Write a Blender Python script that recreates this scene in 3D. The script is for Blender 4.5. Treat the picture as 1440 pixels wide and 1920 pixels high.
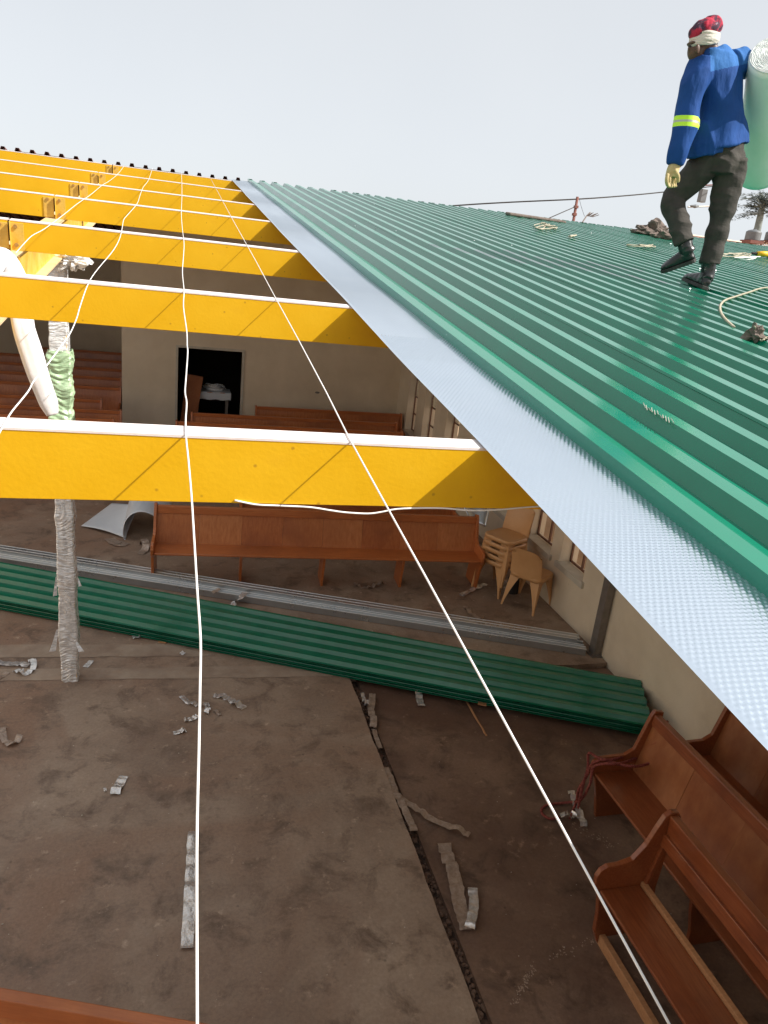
import bpy, math, random
import numpy as np
from mathutils import Vector, Matrix, noise
random.seed(7)
PI = math.pi
sc = bpy.context.scene
for o in list(bpy.data.objects): bpy.data.objects.remove(o)

# ------------------------------------------------------------------ camera, sky, sun
CZ = 3.8                                   # eye height above the hall floor
PITCH, YAW, ROLL, FPX = -0.32141, 0.283453, 0.110613, 1391.5
ALPHA = math.radians(7.3)                  # roof pitch
cy, sy = math.cos(YAW), math.sin(YAW)
fw = Vector((sy*math.cos(PITCH), cy*math.cos(PITCH), math.sin(PITCH)))
r0 = Vector((cy, -sy, 0)); u0 = r0.cross(fw)
rt = math.cos(ROLL)*r0 + math.sin(ROLL)*u0
up = -math.sin(ROLL)*r0 + math.cos(ROLL)*u0
cam_d = bpy.data.cameras.new('camera'); cam = bpy.data.objects.new('camera', cam_d)
sc.collection.objects.link(cam)
M = Matrix((( rt.x, up.x, -fw.x, 0), (rt.y, up.y, -fw.y, 0), (rt.z, up.z, -fw.z, CZ), (0, 0, 0, 1)))
cam.matrix_world = M
cam_d.sensor_fit = 'HORIZONTAL'; cam_d.sensor_width = 36.0; cam_d.lens = 36.0*FPX/1440.0
cam_d.clip_start = 0.02; cam_d.clip_end = 3000
sc.camera = cam

SUNV = Vector((-0.656, 0.35, -0.67)).normalized()       # direction the light travels
w = bpy.data.worlds.new('World'); sc.world = w; w.use_nodes = True
nt = w.node_tree; nt.nodes.clear()
sky = nt.nodes.new('ShaderNodeTexSky'); sky.sky_type = 'NISHITA'; sky.sun_disc = False
sky.sun_elevation = math.asin(-SUNV.z)
sky.sun_rotation = math.atan2(-SUNV.x, -SUNV.y)
sky.air_density = 1.0; sky.dust_density = 4.0; sky.ozone_density = 1.0; sky.altitude = 1400
hs = nt.nodes.new('ShaderNodeHueSaturation'); hs.inputs['Saturation'].default_value = 0.35; hs.inputs['Value'].default_value = 0.28
mx = nt.nodes.new('ShaderNodeMixRGB'); mx.blend_type = 'ADD'; mx.inputs['Fac'].default_value = 1
mx.inputs['Color2'].default_value = (3.28, 3.38, 3.46, 1)          # white dust haze over the whole sky
bg = nt.nodes.new('ShaderNodeBackground'); bg.inputs['Strength'].default_value = 0.12
ow = nt.nodes.new('ShaderNodeOutputWorld')
nt.links.new(sky.outputs[0], hs.inputs['Color']); nt.links.new(hs.outputs[0], mx.inputs['Color1'])
wt = nt.nodes.new('ShaderNodeTexCoord'); wn = nt.nodes.new('ShaderNodeTexNoise'); wn.inputs['Scale'].default_value = 1.6; wn.inputs['Detail'].default_value = 5
wr_ = nt.nodes.new('ShaderNodeValToRGB'); wr_.color_ramp.elements[0].color = (2.98,3.14,3.30,1); wr_.color_ramp.elements[1].color = (3.28,3.40,3.50,1)
wr_.color_ramp.elements[0].position = .35; wr_.color_ramp.elements[1].position = .68
nt.links.new(wt.outputs['Generated'], wn.inputs['Vector']); nt.links.new(wn.outputs['Fac'], wr_.inputs[0]); nt.links.new(wr_.outputs[0], mx.inputs['Color2'])
nt.links.new(mx.outputs[0], bg.inputs['Color']); nt.links.new(bg.outputs[0], ow.inputs['Surface'])
sd = bpy.data.lights.new('sun', 'SUN'); sd.energy = 4.6; sd.angle = math.radians(0.6); sd.color = (1.0, 0.96, 0.89)
so = bpy.data.objects.new('sun', sd); sc.collection.objects.link(so)
so.rotation_euler = SUNV.to_track_quat('-Z', 'Y').to_euler(); so.location = (10, -8, 20)
sc.view_settings.view_transform = 'Standard'; sc.view_settings.look = 'None'
sc.view_settings.exposure = 0.62; sc.view_settings.gamma = 1.0; sc.view_settings.use_curve_mapping = False

# ------------------------------------------------------------------ helpers
C0 = Vector((0, 0, CZ))
def ray(x, y): return rt*((x-720)/FPX) + up*(-(y-960)/FPX) + fw
def fl(x, y, z=0.0): d = ray(x, y); return C0 + d*((z-CZ)/d.z)
def aty(x, y, Y): d = ray(x, y); return C0 + d*(Y/d.y)
def atx(x, y, X): d = ray(x, y); return C0 + d*(X/d.x)
RN = Vector((0, -math.sin(ALPHA), math.cos(ALPHA))); RS = Vector((0, math.cos(ALPHA), math.sin(ALPHA)))
HP = 0.585                                   # eye height above the tops of the purlins, square to the roof
def rp(X, s, n=0.0): return C0 + Vector((X, 0, 0)) + RS*s + RN*(n-HP)   # point over the purlin plane
def rf(x, y, n=0.0):
    d = ray(x, y); t = (n-HP)/RN.dot(d); return C0 + d*t

def link(o, parent=None):
    sc.collection.objects.link(o)
    if parent is not None: o.parent = parent
    return o
def tag(o, label=None, cat=None, group=None, kind=None):
    if label: o['label'] = label
    if cat: o['category'] = cat
    if group: o['group'] = group
    if kind: o['kind'] = kind
    return o
def empty(name, loc=(0, 0, 0), rz=0.0):
    o = bpy.data.objects.new(name, None); o.empty_display_size = .1
    o.location = loc; o.rotation_euler = (0, 0, rz); return link(o)
def copy_tree(o, parent=None):
    c = o.copy(); sc.collection.objects.link(c)
    if parent is not None: c.parent = parent
    for ch in [k for k in bpy.data.objects if k.parent == o]: copy_tree(ch, c)
    return c

class MB:
    def __init__(s): s.v = []; s.f = []
    def add(s, vs, fs):
        b = len(s.v); s.v += [tuple(v) for v in vs]; s.f += [tuple(b+i for i in f) for f in fs]; return s
    def box(s, x0, y0, z0, x1, y1, z1, mat=None):
        vs = [Vector(p) for p in ((x0,y0,z0),(x1,y0,z0),(x1,y1,z0),(x0,y1,z0),(x0,y0,z1),(x1,y0,z1),(x1,y1,z1),(x0,y1,z1))]
        if mat is not None: vs = [mat @ v for v in vs]
        return s.add(vs, [(0,3,2,1),(4,5,6,7),(0,1,5,4),(1,2,6,5),(2,3,7,6),(3,0,4,7)])
    def prism(s, pts, a, b, f):           # pts 2D outline, f(u,v,t) -> 3D
        n = len(pts)
        vs = [f(p[0], p[1], a) for p in pts] + [f(p[0], p[1], b) for p in pts]
        fs = [tuple(range(n))[::-1], tuple(range(n, 2*n))] + [(i, (i+1) % n, n+(i+1) % n, n+i) for i in range(n)]
        return s.add(vs, fs)
    def tube(s, pts, r, n=8, cap=True):
        pts = [Vector(p) for p in pts]
        rr = r if isinstance(r, (list, tuple)) else [r]*len(pts)
        ref = Vector((0, 0, 1)); rings = []
        prev = None
        for i, p in enumerate(pts):
            d = (pts[min(i+1, len(pts)-1)] - pts[max(i-1, 0)])
            if d.length < 1e-9: d = Vector((0, 0, 1))
            d.normalize()
            if prev is None:
                a = ref if abs(d.dot(ref)) < .95 else Vector((1, 0, 0))
                x = d.cross(a).normalized()
            else:
                x = (prev - d*prev.dot(d))
                x = x.normalized() if x.length > 1e-6 else d.orthogonal().normalized()
            y = d.cross(x); prev = x
            rings.append([p + (x*math.cos(2*PI*k/n) + y*math.sin(2*PI*k/n))*rr[i] for k in range(n)])
        vs = [v for rg in rings for v in rg]; fs = []
        for i in range(len(pts)-1):
            for k in range(n):
                fs.append((i*n+k, i*n+(k+1) % n, (i+1)*n+(k+1) % n, (i+1)*n+k))
        if cap:
            fs.append(tuple(range(n))[::-1]); fs.append(tuple((len(pts)-1)*n+k for k in range(n)))
        return s.add(vs, fs)
    def sphere(s, c, rx, ry=None, rz=None, n=12, m=8, M=None):
        ry = rx if ry is None else ry; rz = rx if rz is None else rz
        c = Vector(c); vs = []; fs = []
        for i in range(m+1):
            th = PI*i/m
            for k in range(n):
                ph = 2*PI*k/n
                v = Vector((rx*math.sin(th)*math.cos(ph), ry*math.sin(th)*math.sin(ph), rz*math.cos(th)))
                if M is not None: v = M @ v
                vs.append(c+v)
        for i in range(m):
            for k in range(n): fs.append((i*n+k, (i+1)*n+k, (i+1)*n+(k+1) % n, i*n+(k+1) % n))
        return s.add(vs, fs)
    def loft(s, secs, n=18):              # secs: (centre, half width, half depth, width dir, depth dir)
        vs = []; fs = []
        for c, a, b, du, dv in secs:
            for k in range(n):
                t = 2*PI*k/n
                vs.append(Vector(c) + Vector(du)*a*math.cos(t) + Vector(dv)*b*math.sin(t))
        for i in range(len(secs)-1):
            for k in range(n): fs.append((i*n+k, i*n+(k+1) % n, (i+1)*n+(k+1) % n, (i+1)*n+k))
        fs.append(tuple(range(n))[::-1]); fs.append(tuple((len(secs)-1)*n+k for k in range(n)))
        return s.add(vs, fs)
    def build(s, name, mat, parent=None, smooth=False, bevel=0, loc=None, segs=2):
        me = bpy.data.meshes.new(name); me.from_pydata(s.v, [], s.f); me.validate(); me.update()
        if mat is not None: me.materials.append(mat)
        o = bpy.data.objects.new(name, me); link(o, parent)
        if smooth: me.shade_smooth()
        if bevel:
            b = o.modifiers.new('bevel', 'BEVEL'); b.width = bevel; b.segments = segs; b.limit_method = 'ANGLE'; b.angle_limit = math.radians(35)
        if loc is not None: o.location = loc
        return o

def recenter(o, p):
    """move an object's origin to p without moving its mesh in the world (top-level only)"""
    p = Vector(p); o.data.transform(Matrix.Translation(-p)); o.location = p; return o

# ------------------------------------------------------------------ materials
def mat(name, col, col2=None, rough=.6, metal=0.0, scale=6.0, stretch=(1,1,1), detail=6, contrast=(.35,.68), bump=0.0, bscale=None,
        col3=None, scale3=1.3, mix3=(.5,.7), coat=0.0, spec=.5, rvar=0.0, trans=0.0, sss=0.0, bstretch=None, alpha=1.0, wave=None, coords='Object', aniso=None):
    m = bpy.data.materials.new(name); m.use_nodes = True
    n = m.node_tree; b = n.nodes['Principled BSDF']; L = n.links.new
    b.inputs['Roughness'].default_value = rough; b.inputs['Metallic'].default_value = metal
    b.inputs['Specular IOR Level'].default_value = spec; b.inputs['Coat Weight'].default_value = coat
    b.inputs['Coat Roughness'].default_value = .12
    b.inputs['Transmission Weight'].default_value = trans; b.inputs['Alpha'].default_value = alpha
    if sss: b.inputs['Subsurface Weight'].default_value = sss; b.inputs['Subsurface Radius'].default_value = (.05, .05, .05)
    tc = n.nodes.new('ShaderNodeTexCoord')
    mp = n.nodes.new('ShaderNodeMapping'); mp.inputs['Scale'].default_value = stretch; L(tc.outputs[coords], mp.inputs[0])
    c = (*col, 1)
    if col2 is not None:
        nz = n.nodes.new('ShaderNodeTexNoise'); nz.inputs['Scale'].default_value = scale; nz.inputs['Detail'].default_value = detail
        nz.inputs['Roughness'].default_value = .62
        L(mp.outputs[0], nz.inputs['Vector'])
        r = n.nodes.new('ShaderNodeValToRGB'); r.color_ramp.elements[0].position = contrast[0]; r.color_ramp.elements[1].position = contrast[1]
        r.color_ramp.elements[0].color = c; r.color_ramp.elements[1].color = (*col2, 1)
        L(nz.outputs['Fac'], r.inputs[0]); out = r.outputs[0]
        if wave:
            wv = n.nodes.new('ShaderNodeTexWave'); wv.inputs['Scale'].default_value = wave[0]; wv.inputs['Distortion'].default_value = wave[1]
            wv.inputs['Detail'].default_value = 3; wv.inputs['Detail Scale'].default_value = 1.5; L(mp.outputs[0], wv.inputs['Vector'])
            wv.bands_direction = wave[2]
            q = n.nodes.new('ShaderNodeMixRGB'); q.blend_type = 'MULTIPLY'; q.inputs[0].default_value = wave[3]
            L(out, q.inputs[1]); L(wv.outputs['Color'], q.inputs[2]); out = q.outputs[0]
        if col3 is not None:
            n3 = n.nodes.new('ShaderNodeTexNoise'); n3.inputs['Scale'].default_value = scale3; n3.inputs['Detail'].default_value = 8; n3.inputs['Roughness'].default_value = .6
            L(tc.outputs[coords], n3.inputs['Vector'])
            r3 = n.nodes.new('ShaderNodeValToRGB'); r3.color_ramp.elements[0].position = mix3[0]; r3.color_ramp.elements[1].position = mix3[1]
            L(n3.outputs['Fac'], r3.inputs[0])
            q = n.nodes.new('ShaderNodeMixRGB'); L(r3.outputs[0], q.inputs[0]); L(out, q.inputs[1]); q.inputs[2].default_value = (*col3, 1); out = q.outputs[0]
        L(out, b.inputs['Base Color'])
        if rvar:
            mr = n.nodes.new('ShaderNodeMapRange'); mr.inputs['To Min'].default_value = max(rough-rvar, .02); mr.inputs['To Max'].default_value = min(rough+rvar, 1)
            mr.inputs['From Min'].default_value = .3; mr.inputs['From Max'].default_value = .7
            L(nz.outputs['Fac'], mr.inputs[0]); L(mr.outputs[0], b.inputs['Roughness'])
    else: b.inputs['Base Color'].default_value = c
    if bump:
        nb = n.nodes.new('ShaderNodeTexNoise'); nb.inputs['Scale'].default_value = bscale or scale*4; nb.inputs['Detail'].default_value = 5
        if bstretch:
            m2 = n.nodes.new('ShaderNodeMapping'); m2.inputs['Scale'].default_value = bstretch; L(tc.outputs[coords], m2.inputs[0]); L(m2.outputs[0], nb.inputs['Vector'])
        else: L(tc.outputs[coords], nb.inputs['Vector'])
        bp = n.nodes.new('ShaderNodeBump'); bp.inputs['Strength'].default_value = bump; bp.inputs['Distance'].default_value = .01
        L(nb.outputs['Fac'], bp.inputs['Height']); L(bp.outputs[0], b.inputs['Normal'])
    return m

MT = {}
def floor_mat(name, a, b, c, dark, spots=.5):
    m = bpy.data.materials.new(name); m.use_nodes = True; n = m.node_tree; L = n.links.new; B = n.nodes['Principled BSDF']
    tc = n.nodes.new('ShaderNodeTexCoord')
    def nz(sc_, det=8, ro=.6, dist=0.0):
        q = n.nodes.new('ShaderNodeTexNoise'); q.inputs['Scale'].default_value = sc_; q.inputs['Detail'].default_value = det; q.inputs['Roughness'].default_value = ro; q.inputs['Distortion'].default_value = dist
        L(tc.outputs['Object'], q.inputs['Vector']); return q.outputs['Fac']
    def ramp(f, p0, p1, c0=(0,0,0), c1=(1,1,1)):
        q = n.nodes.new('ShaderNodeValToRGB'); e = q.color_ramp.elements; e[0].position = p0; e[1].position = p1; e[0].color = (*c0, 1); e[1].color = (*c1, 1); L(f, q.inputs[0]); return q.outputs[0]
    def mixc(f, x, y, bt='MIX'):
        q = n.nodes.new('ShaderNodeMixRGB'); q.blend_type = bt
        if isinstance(f, float): q.inputs[0].default_value = f
        else: L(f, q.inputs[0])
        L(x, q.inputs[1])
        if isinstance(y, tuple): q.inputs[2].default_value = (*y, 1)
        else: L(y, q.inputs[2])
        return q.outputs[0]
    base = ramp(nz(1.1, 10, .66, .6), .32, .68, a, b)
    base = mixc(ramp(nz(.55, 6, .6, 1.0), .45, .62), base, c)
    base = mixc(ramp(nz(3.4, 12, .7, .4), .50, .66), base, dark)
    base = mixc(ramp(nz(9, 8, .7), .60, .74), base, tuple(min(1, v*1.35) for v in b))
    base = mixc(.55, base, ramp(nz(42, 6, .75), .28, .62, (.62,.6,.58), (1.12,1.12,1.12)), 'MULTIPLY')
    sp = n.nodes.new('ShaderNodeTexVoronoi'); sp.inputs['Scale'].default_value = 5.5; L(tc.outputs['Object'], sp.inputs['Vector'])
    base = mixc(ramp(sp.outputs['Distance'], .02, .07, (spots,)*3, (0,0,0)), base, tuple(v*.35 for v in dark))
    L(base, B.inputs['Base Color'])
    rr_ = ramp(nz(2.2, 8, .6), .35, .7, (.42,.42,.42), (.68,.68,.68)); L(rr_, B.inputs['Roughness'])
    bp = n.nodes.new('ShaderNodeBump'); bp.inputs['Strength'].default_value = .35; bp.inputs['Distance'].default_value = .006; L(nz(26, 10, .7), bp.inputs['Height']); L(bp.outputs[0], B.inputs['Normal'])
    return m
MT['floor'] = floor_mat('screed_floor', (.25,.172,.125), (.425,.322,.24), (.30,.19,.13), (.17,.115,.083))
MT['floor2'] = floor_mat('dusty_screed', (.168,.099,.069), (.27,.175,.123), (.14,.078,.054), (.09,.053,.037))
MT['kerb'] = mat('screed_strip', (.29,.205,.15), (.42,.33,.25), rough=.7, scale=3, bump=.3, bscale=40)
MT['crackfill'] = mat('crack_dirt', (.05,.03,.022), (.17,.105,.075), rough=.9, scale=14, contrast=(.42,.6), bump=.8, bscale=40)
MT['soil'] = mat('tan_soil', (.36,.23,.13), (.5,.35,.22), rough=.95, scale=1.2, bump=.4, bscale=10)
MT['wall'] = mat('cream_plaster', (.66,.56,.42), (.76,.66,.51), rough=.85, scale=1.6, bump=.18, bscale=60, col3=(.52,.42,.30), scale3=.7, mix3=(.55,.8))
MT['wall2'] = mat('grey_plaster', (.66,.56,.42), (.76,.66,.51), rough=.88, scale=1.4, bump=.15, bscale=50)
MT['sill'] = mat('painted_sill', (.5,.46,.38), (.58,.54,.46), rough=.7, scale=8, bump=.1)
MT['brick'] = mat('orange_face_brick', (.48,.2,.09), (.6,.3,.15), rough=.85, scale=14)
MT['mortar'] = mat('mortar', (.45,.4,.33), (.5,.45,.38), rough=.95, scale=10)
MT['yellow'] = mat('yellow_steel_paint', (.78,.425,.002), (.83,.47,.003), rough=.5, scale=5, contrast=(.3,.7), bump=.06, bscale=90, col3=(.72,.37,.004), scale3=3.2, mix3=(.58,.82), rvar=.08)
MT['yworn'] = mat('worn_yellow_paint', (.66,.37,.02), (.74,.5,.12), rough=.6, scale=9, bump=.12, bscale=60, col3=(.5,.25,.03), scale3=5, mix3=(.55,.75))
MT['white_top'] = mat('pinkish_white_flange', (.80,.70,.66), (.88,.80,.76), rough=.4, scale=14, bump=.05)  # pinkish white over the whole top flange strip
MT['rust'] = mat('rusty_bolt', (.3,.14,.04), (.45,.26,.06), rough=.7, scale=60)
MT['tanflange'] = mat('dusty_flange', (.62,.43,.22), (.72,.55,.34), rough=.7, scale=7, bump=.1)
MT['steel'] = mat('galvanised_steel', (.46,.485,.50), (.55,.575,.59), rough=.3, metal=.8, scale=3, contrast=(.35,.65), rvar=.06)
MT['lip_glint'] = mat('painted_lip_glint', (.86,.87,.87), (.95,.95,.95), rough=.3, metal=.3, scale=9)  # pale colour painted as sky glint on the channel edges
MT['darksteel'] = mat('dull_steel', (.22,.2,.18), (.3,.27,.25), rough=.5, metal=.6, scale=8)
MT['wood'] = mat('varnished_wood', (.42,.115,.030), (.55,.18,.055), rough=.38, scale=5, stretch=(1.2,14,14), contrast=(.3,.7), bump=.05, bscale=20, bstretch=(1,22,22), coat=.25, col3=(.33,.10,.035), scale3=1.8, mix3=(.5,.75))
MT['woodv'] = mat('varnished_panel', (.43,.125,.034), (.58,.21,.068), rough=.4, scale=4, stretch=(11,11,.9), contrast=(.28,.72), bump=.05, bscale=18, bstretch=(18,18,1), coat=.25, col3=(.33,.10,.035), scale3=1.4, mix3=(.48,.78))
MT['woody'] = mat('old_varnished_wood', (.31,.10,.035), (.44,.165,.06), rough=.42, scale=5, stretch=(14,1.2,14), contrast=(.3,.7), bump=.06, bscale=20, bstretch=(22,1,22), coat=.2, col3=(.24,.075,.03), scale3=1.8, mix3=(.45,.72))
MT['woodyp'] = mat('old_varnished_panel', (.27,.080,.026), (.42,.165,.06), rough=.34, scale=2.6, stretch=(3,5,1), contrast=(.3,.7), bump=.05, bscale=18, bstretch=(18,18,1), coat=.2, col3=(.19,.052,.02), scale3=1.9, mix3=(.42,.72))
MT['wood_dark'] = mat('dark_varnished_wood', (.21,.050,.016), (.33,.098,.034), rough=.3, scale=5, stretch=(1.2,14,14), contrast=(.3,.7), bump=.06, bscale=20, bstretch=(1,22,22), coat=.5, col3=(.17,.045,.018), scale3=2.2, mix3=(.45,.7))
MT['woodpale'] = mat('worn_wood_edge', (.42,.2,.09), (.52,.27,.13), rough=.6, scale=6, stretch=(10,1,10), bump=.1)
MT['green'] = mat('green_sheet_paint', (.001,.175,.098), (.002,.20,.115), rough=.2, coat=.2, scale=3, bump=.015, bscale=6, spec=.55, rvar=.05)
MT['greend'] = mat('green_sheet_dusty', (.005,.15,.08), (.012,.19,.105), rough=.24, scale=4, spec=.8, col3=(.03,.17,.10), scale3=2.5, mix3=(.55,.8))
MT['redsheet'] = mat('old_red_sheet', (.12,.045,.04), (.19,.08,.06), rough=.7, scale=6)
MT['cord'] = mat('white_pvc_cord', (.85,.82,.78), (.9,.88,.85), rough=.45, scale=30)
MT['plastic'] = mat('tan_plastic', (.60,.32,.135), (.66,.37,.17), rough=.38, scale=4, spec=.5, bump=.02)
MT['film'] = mat('clear_stretch_film', (.72,.72,.71), (.99,.99,.98), rough=.12, metal=.22, scale=20, stretch=(1,1,4), contrast=(.44,.56), bump=1.0, bscale=22, bstretch=(1,1,4.5), spec=.9, coat=.4)
MT['filmg'] = mat('green_stretch_film', (.36,.52,.30), (.52,.68,.44), rough=.3, scale=18, stretch=(1,1,4), bump=.6, bscale=26, bstretch=(1,1,5), spec=.7, coat=.3)
MT['sheetw'] = mat('white_membrane', (.82,.80,.80), (.88,.86,.86), rough=.55, scale=10, bump=.12, sss=.0)
MT['paperb'] = mat('pale_grey_sheet', (.60,.64,.68), (.68,.71,.75), rough=.4, scale=3)
MT['scrap'] = mat('foil_scrap', (.66,.63,.60), (.88,.86,.84), rough=.22, metal=.62, scale=30, contrast=(.4,.6), bump=.45, bscale=35)
MT['scrapd'] = mat('dirty_film_scrap', (.33,.24,.18), (.5,.4,.33), rough=.35, metal=.3, scale=30, bump=.5, bscale=50)
MT['rope'] = mat('maroon_rope', (.13,.018,.014), (.34,.09,.07), rough=.8, scale=60)
MT['ropet'] = mat('tan_rope', (.34,.30,.22), (.46,.41,.31), rough=.85, scale=40)
MT['black'] = mat('black_void', (.02,.017,.016), (.03,.025,.022), rough=.8, scale=4)
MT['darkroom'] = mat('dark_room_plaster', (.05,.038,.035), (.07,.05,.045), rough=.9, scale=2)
MT['glass'] = mat('window_glass', (.8,.85,.85), rough=.03, trans=1.0, spec=.5)
MT['frame'] = mat('brown_window_steel', (.13,.055,.03), (.18,.08,.045), rough=.55, scale=20)
MT['rock'] = mat('yellow_rock', (.5,.36,.2), (.62,.48,.3), rough=.95, scale=2)
MT['pinkroof'] = mat('faded_pink_roof', (.45,.19,.17), (.55,.27,.24), rough=.7, scale=2)
MT['pole'] = mat('creosote_pole', (.16,.06,.045), (.23,.09,.07), rough=.85, scale=8)
MT['tank'] = mat('grey_tank_plastic', (.13,.135,.14), (.17,.175,.18), rough=.5, scale=3)
MT['cloth'] = mat('brown_sackcloth', (.12,.09,.075), (.2,.155,.13), rough=.95, scale=18, bump=.4)

# embossed foil: noise-free dimple bump added in its material for the far part
def foil_mat():
    m = bpy.data.materials.new('bubble_foil'); m.use_nodes = True; n = m.node_tree; b = n.nodes['Principled BSDF']; L = n.links.new
    b.inputs['Base Color'].default_value = (.66,.72,.78,1); b.inputs['Metallic'].default_value = .92; b.inputs['Roughness'].default_value = .28
    b.inputs['Specular IOR Level'].default_value = .6
    tc = n.nodes.new('ShaderNodeTexCoord'); nz = n.nodes.new('ShaderNodeTexNoise'); nz.inputs['Scale'].default_value = 4; nz.inputs['Detail'].default_value = 4
    L(tc.outputs['Object'], nz.inputs['Vector'])
    r = n.nodes.new('ShaderNodeValToRGB'); r.color_ramp.elements[0].color = (.74,.83,.93,1); r.color_ramp.elements[1].color = (.82,.90,.98,1)
    L(nz.outputs['Fac'], r.inputs[0]); L(r.outputs[0], b.inputs['Base Color'])
    return m
MT['foil'] = foil_mat()

def specks(m, sc_, col, amount=.8, p=(.02,.06), big=None):
    n = m.node_tree; L = n.links.new; B = n.nodes['Principled BSDF']; inp = B.inputs['Base Color']
    tc = n.nodes.new('ShaderNodeTexCoord'); v = n.nodes.new('ShaderNodeTexVoronoi'); v.inputs['Scale'].default_value = sc_; L(tc.outputs['Object'], v.inputs['Vector'])
    rr_ = n.nodes.new('ShaderNodeValToRGB'); e = rr_.color_ramp.elements; e[0].position, e[1].position = p; e[0].color = (amount,)*3+(1,); e[1].color = (0,0,0,1); L(v.outputs['Distance'], rr_.inputs[0])
    q = n.nodes.new('ShaderNodeMixRGB'); L(rr_.outputs[0], q.inputs[0]); q.inputs[2].default_value = (*col, 1)
    if inp.is_linked: L(inp.links[0].from_socket, q.inputs[1])
    else: q.inputs[1].default_value = inp.default_value
    L(q.outputs[0], inp)
specks(MT['yellow'], 14, (.30,.13,.01), .55, (.03,.075)); specks(MT['yellow'], 5.3, (.85,.62,.2), .6, (.015,.045))
specks(MT['wall'], 6, (.25,.19,.13), .6, (.015,.05)); specks(MT['wall2'], 5, (.28,.22,.16), .5, (.015,.045))
specks(MT['green'], 6, (.25,.45,.36), .5, (.01,.028)); specks(MT['greend'], 7, (.30,.36,.28), .5, (.012,.04))
specks(MT['wood'], 6, (.62,.45,.32), .4, (.008,.025)); specks(MT['wood_dark'] if 'wood_dark' in MT else MT['wood'], 7, (.5,.4,.3), .4, (.008,.022))

# ------------------------------------------------------------------ ground, hill, floors
mb = MB(); mb.add([(-400,-400,-.3),(400,-400,-.3),(400,600,-.3),(-400,600,-.3)], [(0,1,2,3)])
tag(mb.build('ground', MT['soil']), 'sunlit tan soil around the hall', kind='structure')
hd = ray(1412, 452); hc = C0 + hd*(46/hd.y)
mb = MB(); NX = 30
for j in range(NX+1):
    for i in range(NX+1):
        x = (i/NX-.5)*60; y = (j/NX-.5)*50
        g = math.exp(-(max(0, abs(x-5)-7)/8)**2-(max(0, abs(y)-5)/8)**2)
        z = -.32 + (hc.z-.1+.32)*g + (.5*noise.noise(Vector((x*.2, y*.2, 3))))*g
        mb.v.append((hc.x+9+x, hc.y+8+y, z))
for j in range(NX):
    for i in range(NX):
        a = j*(NX+1)+i; mb.f.append((a, a+1, a+NX+2, a+NX+1))
tag(mb.build('hill', MT['rock'], smooth=True), 'rocky yellowish rise beyond the roof at the far right', kind='structure')

XE, YE = 1.61, 6.14                          # edge of the raised slab: cracked joint and step
edge = [(XE+.004*math.sin(y*7)+.007*noise.noise(Vector((y*6, 0, 1))), y) for y in np.linspace(-1.4, YE-.02, 60)]
out = [(-8, -1.4)] + edge + [(XE, YE)] + [(x, YE+.012*noise.noise(Vector((x*5, 2, 0)))) for x in np.linspace(1.7, 4.46, 24)] + [(4.46, 15.24), (-1.13, 15.24), (-1.13, 22), (-8, 22)]
mb = MB(); mb.prism(out, -.16, 0, lambda u, v, t: Vector((u, v, t)))
tag(mb.build('floor', MT['floor']), 'brown screed floor of the gutted hall', kind='structure')
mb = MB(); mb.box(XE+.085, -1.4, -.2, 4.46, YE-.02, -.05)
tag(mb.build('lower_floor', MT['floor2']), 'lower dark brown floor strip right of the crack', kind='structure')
mb = MB(); mb.box(XE-.1, -1.4, -.22, XE+.2, YE-.02, -.085)
tag(mb.build('floor_channel', MT['crackfill']), 'dark joint between the two floor slabs', kind='structure')
mb = MB()
for i in range(700):
    y = random.uniform(-.5, 6.0); x = XE+.01+random.random()**.8*.075; r = random.uniform(.004, .017)
    mb.sphere((x, y, -.085+r*.2+.012*random.random()), r, r*random.uniform(.6,1.8), r*.7, n=6, m=4)
tag(mb.build('rubble', MT['floor2']), 'crumbled screed along the crack', kind='stuff')
# paler screed strips running across the slab behind the post foot
for k, (ya, yb, xa, xb) in enumerate([(6.62, 6.86, -3.2, .35), (6.22, 6.42, -3.2, 1.45)]):
    mb = MB(); n = 40; top = []; bot = []
    for i in range(n+1):
        x = xa+(xb-xa)*i/n
        tap = min(1, (xb-x)/.5+.05)
        bot.append((x, ya-.05*(x+1)-.02*noise.noise(Vector((x*4, k, 0))), .004)); top.append((x, ya+(yb-ya)*tap-.05*(x+1)+.02*noise.noise(Vector((x*4, k, 5))), .004))
    vs = bot+top; mb.add(vs, [(i, i+1, n+2+i, n+1+i) for i in range(n)])
    tag(mb.build('screed_strip', MT['kerb']), 'paler screed band across the floor', kind='structure')
mb = MB()   # light scuffs and specks
for i in range(360):
    x, y = random.uniform(-2.5, 4.3), random.uniform(1.5, 9.5)
    if x > XE-.05 and y < YE+.03: z = -.047
    else: z = .004
    if XE-.06 < x < XE+.14 and y < YE: continue
    r = random.uniform(.0015, .005)*(1 if random.random() < .95 else 2)
    mb.sphere((x, y, z), r, r*random.uniform(.5,1.3), r*.5, n=5, m=2)
tag(mb.build('floor_grit', MT['sill']), 'pale crumbs scattered over the floor', kind='stuff')
mb = MB()   # chalk-white scuffs on the lower floor
for (px, py, qx, qy, cnt) in [(1065,1540,1160,1590,70),(1140,1755,1030,1795,60),(965,1880,1000,1810,90),(1320,1620,1330,1640,4)]:
    for i in range(cnt):
        t = random.random(); p = fl(px+(qx-px)*t+random.gauss(0, 4), py+(qy-py)*t+random.gauss(0, 4), -.05)
        r = random.uniform(.002, .006); mb.sphere(p, r, r*random.uniform(.5, 2), r*.3, n=5, m=2)
tag(mb.build('plaster_dust', MT['kerb']), 'pale plaster dust smeared on the dark floor', kind='stuff')

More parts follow.
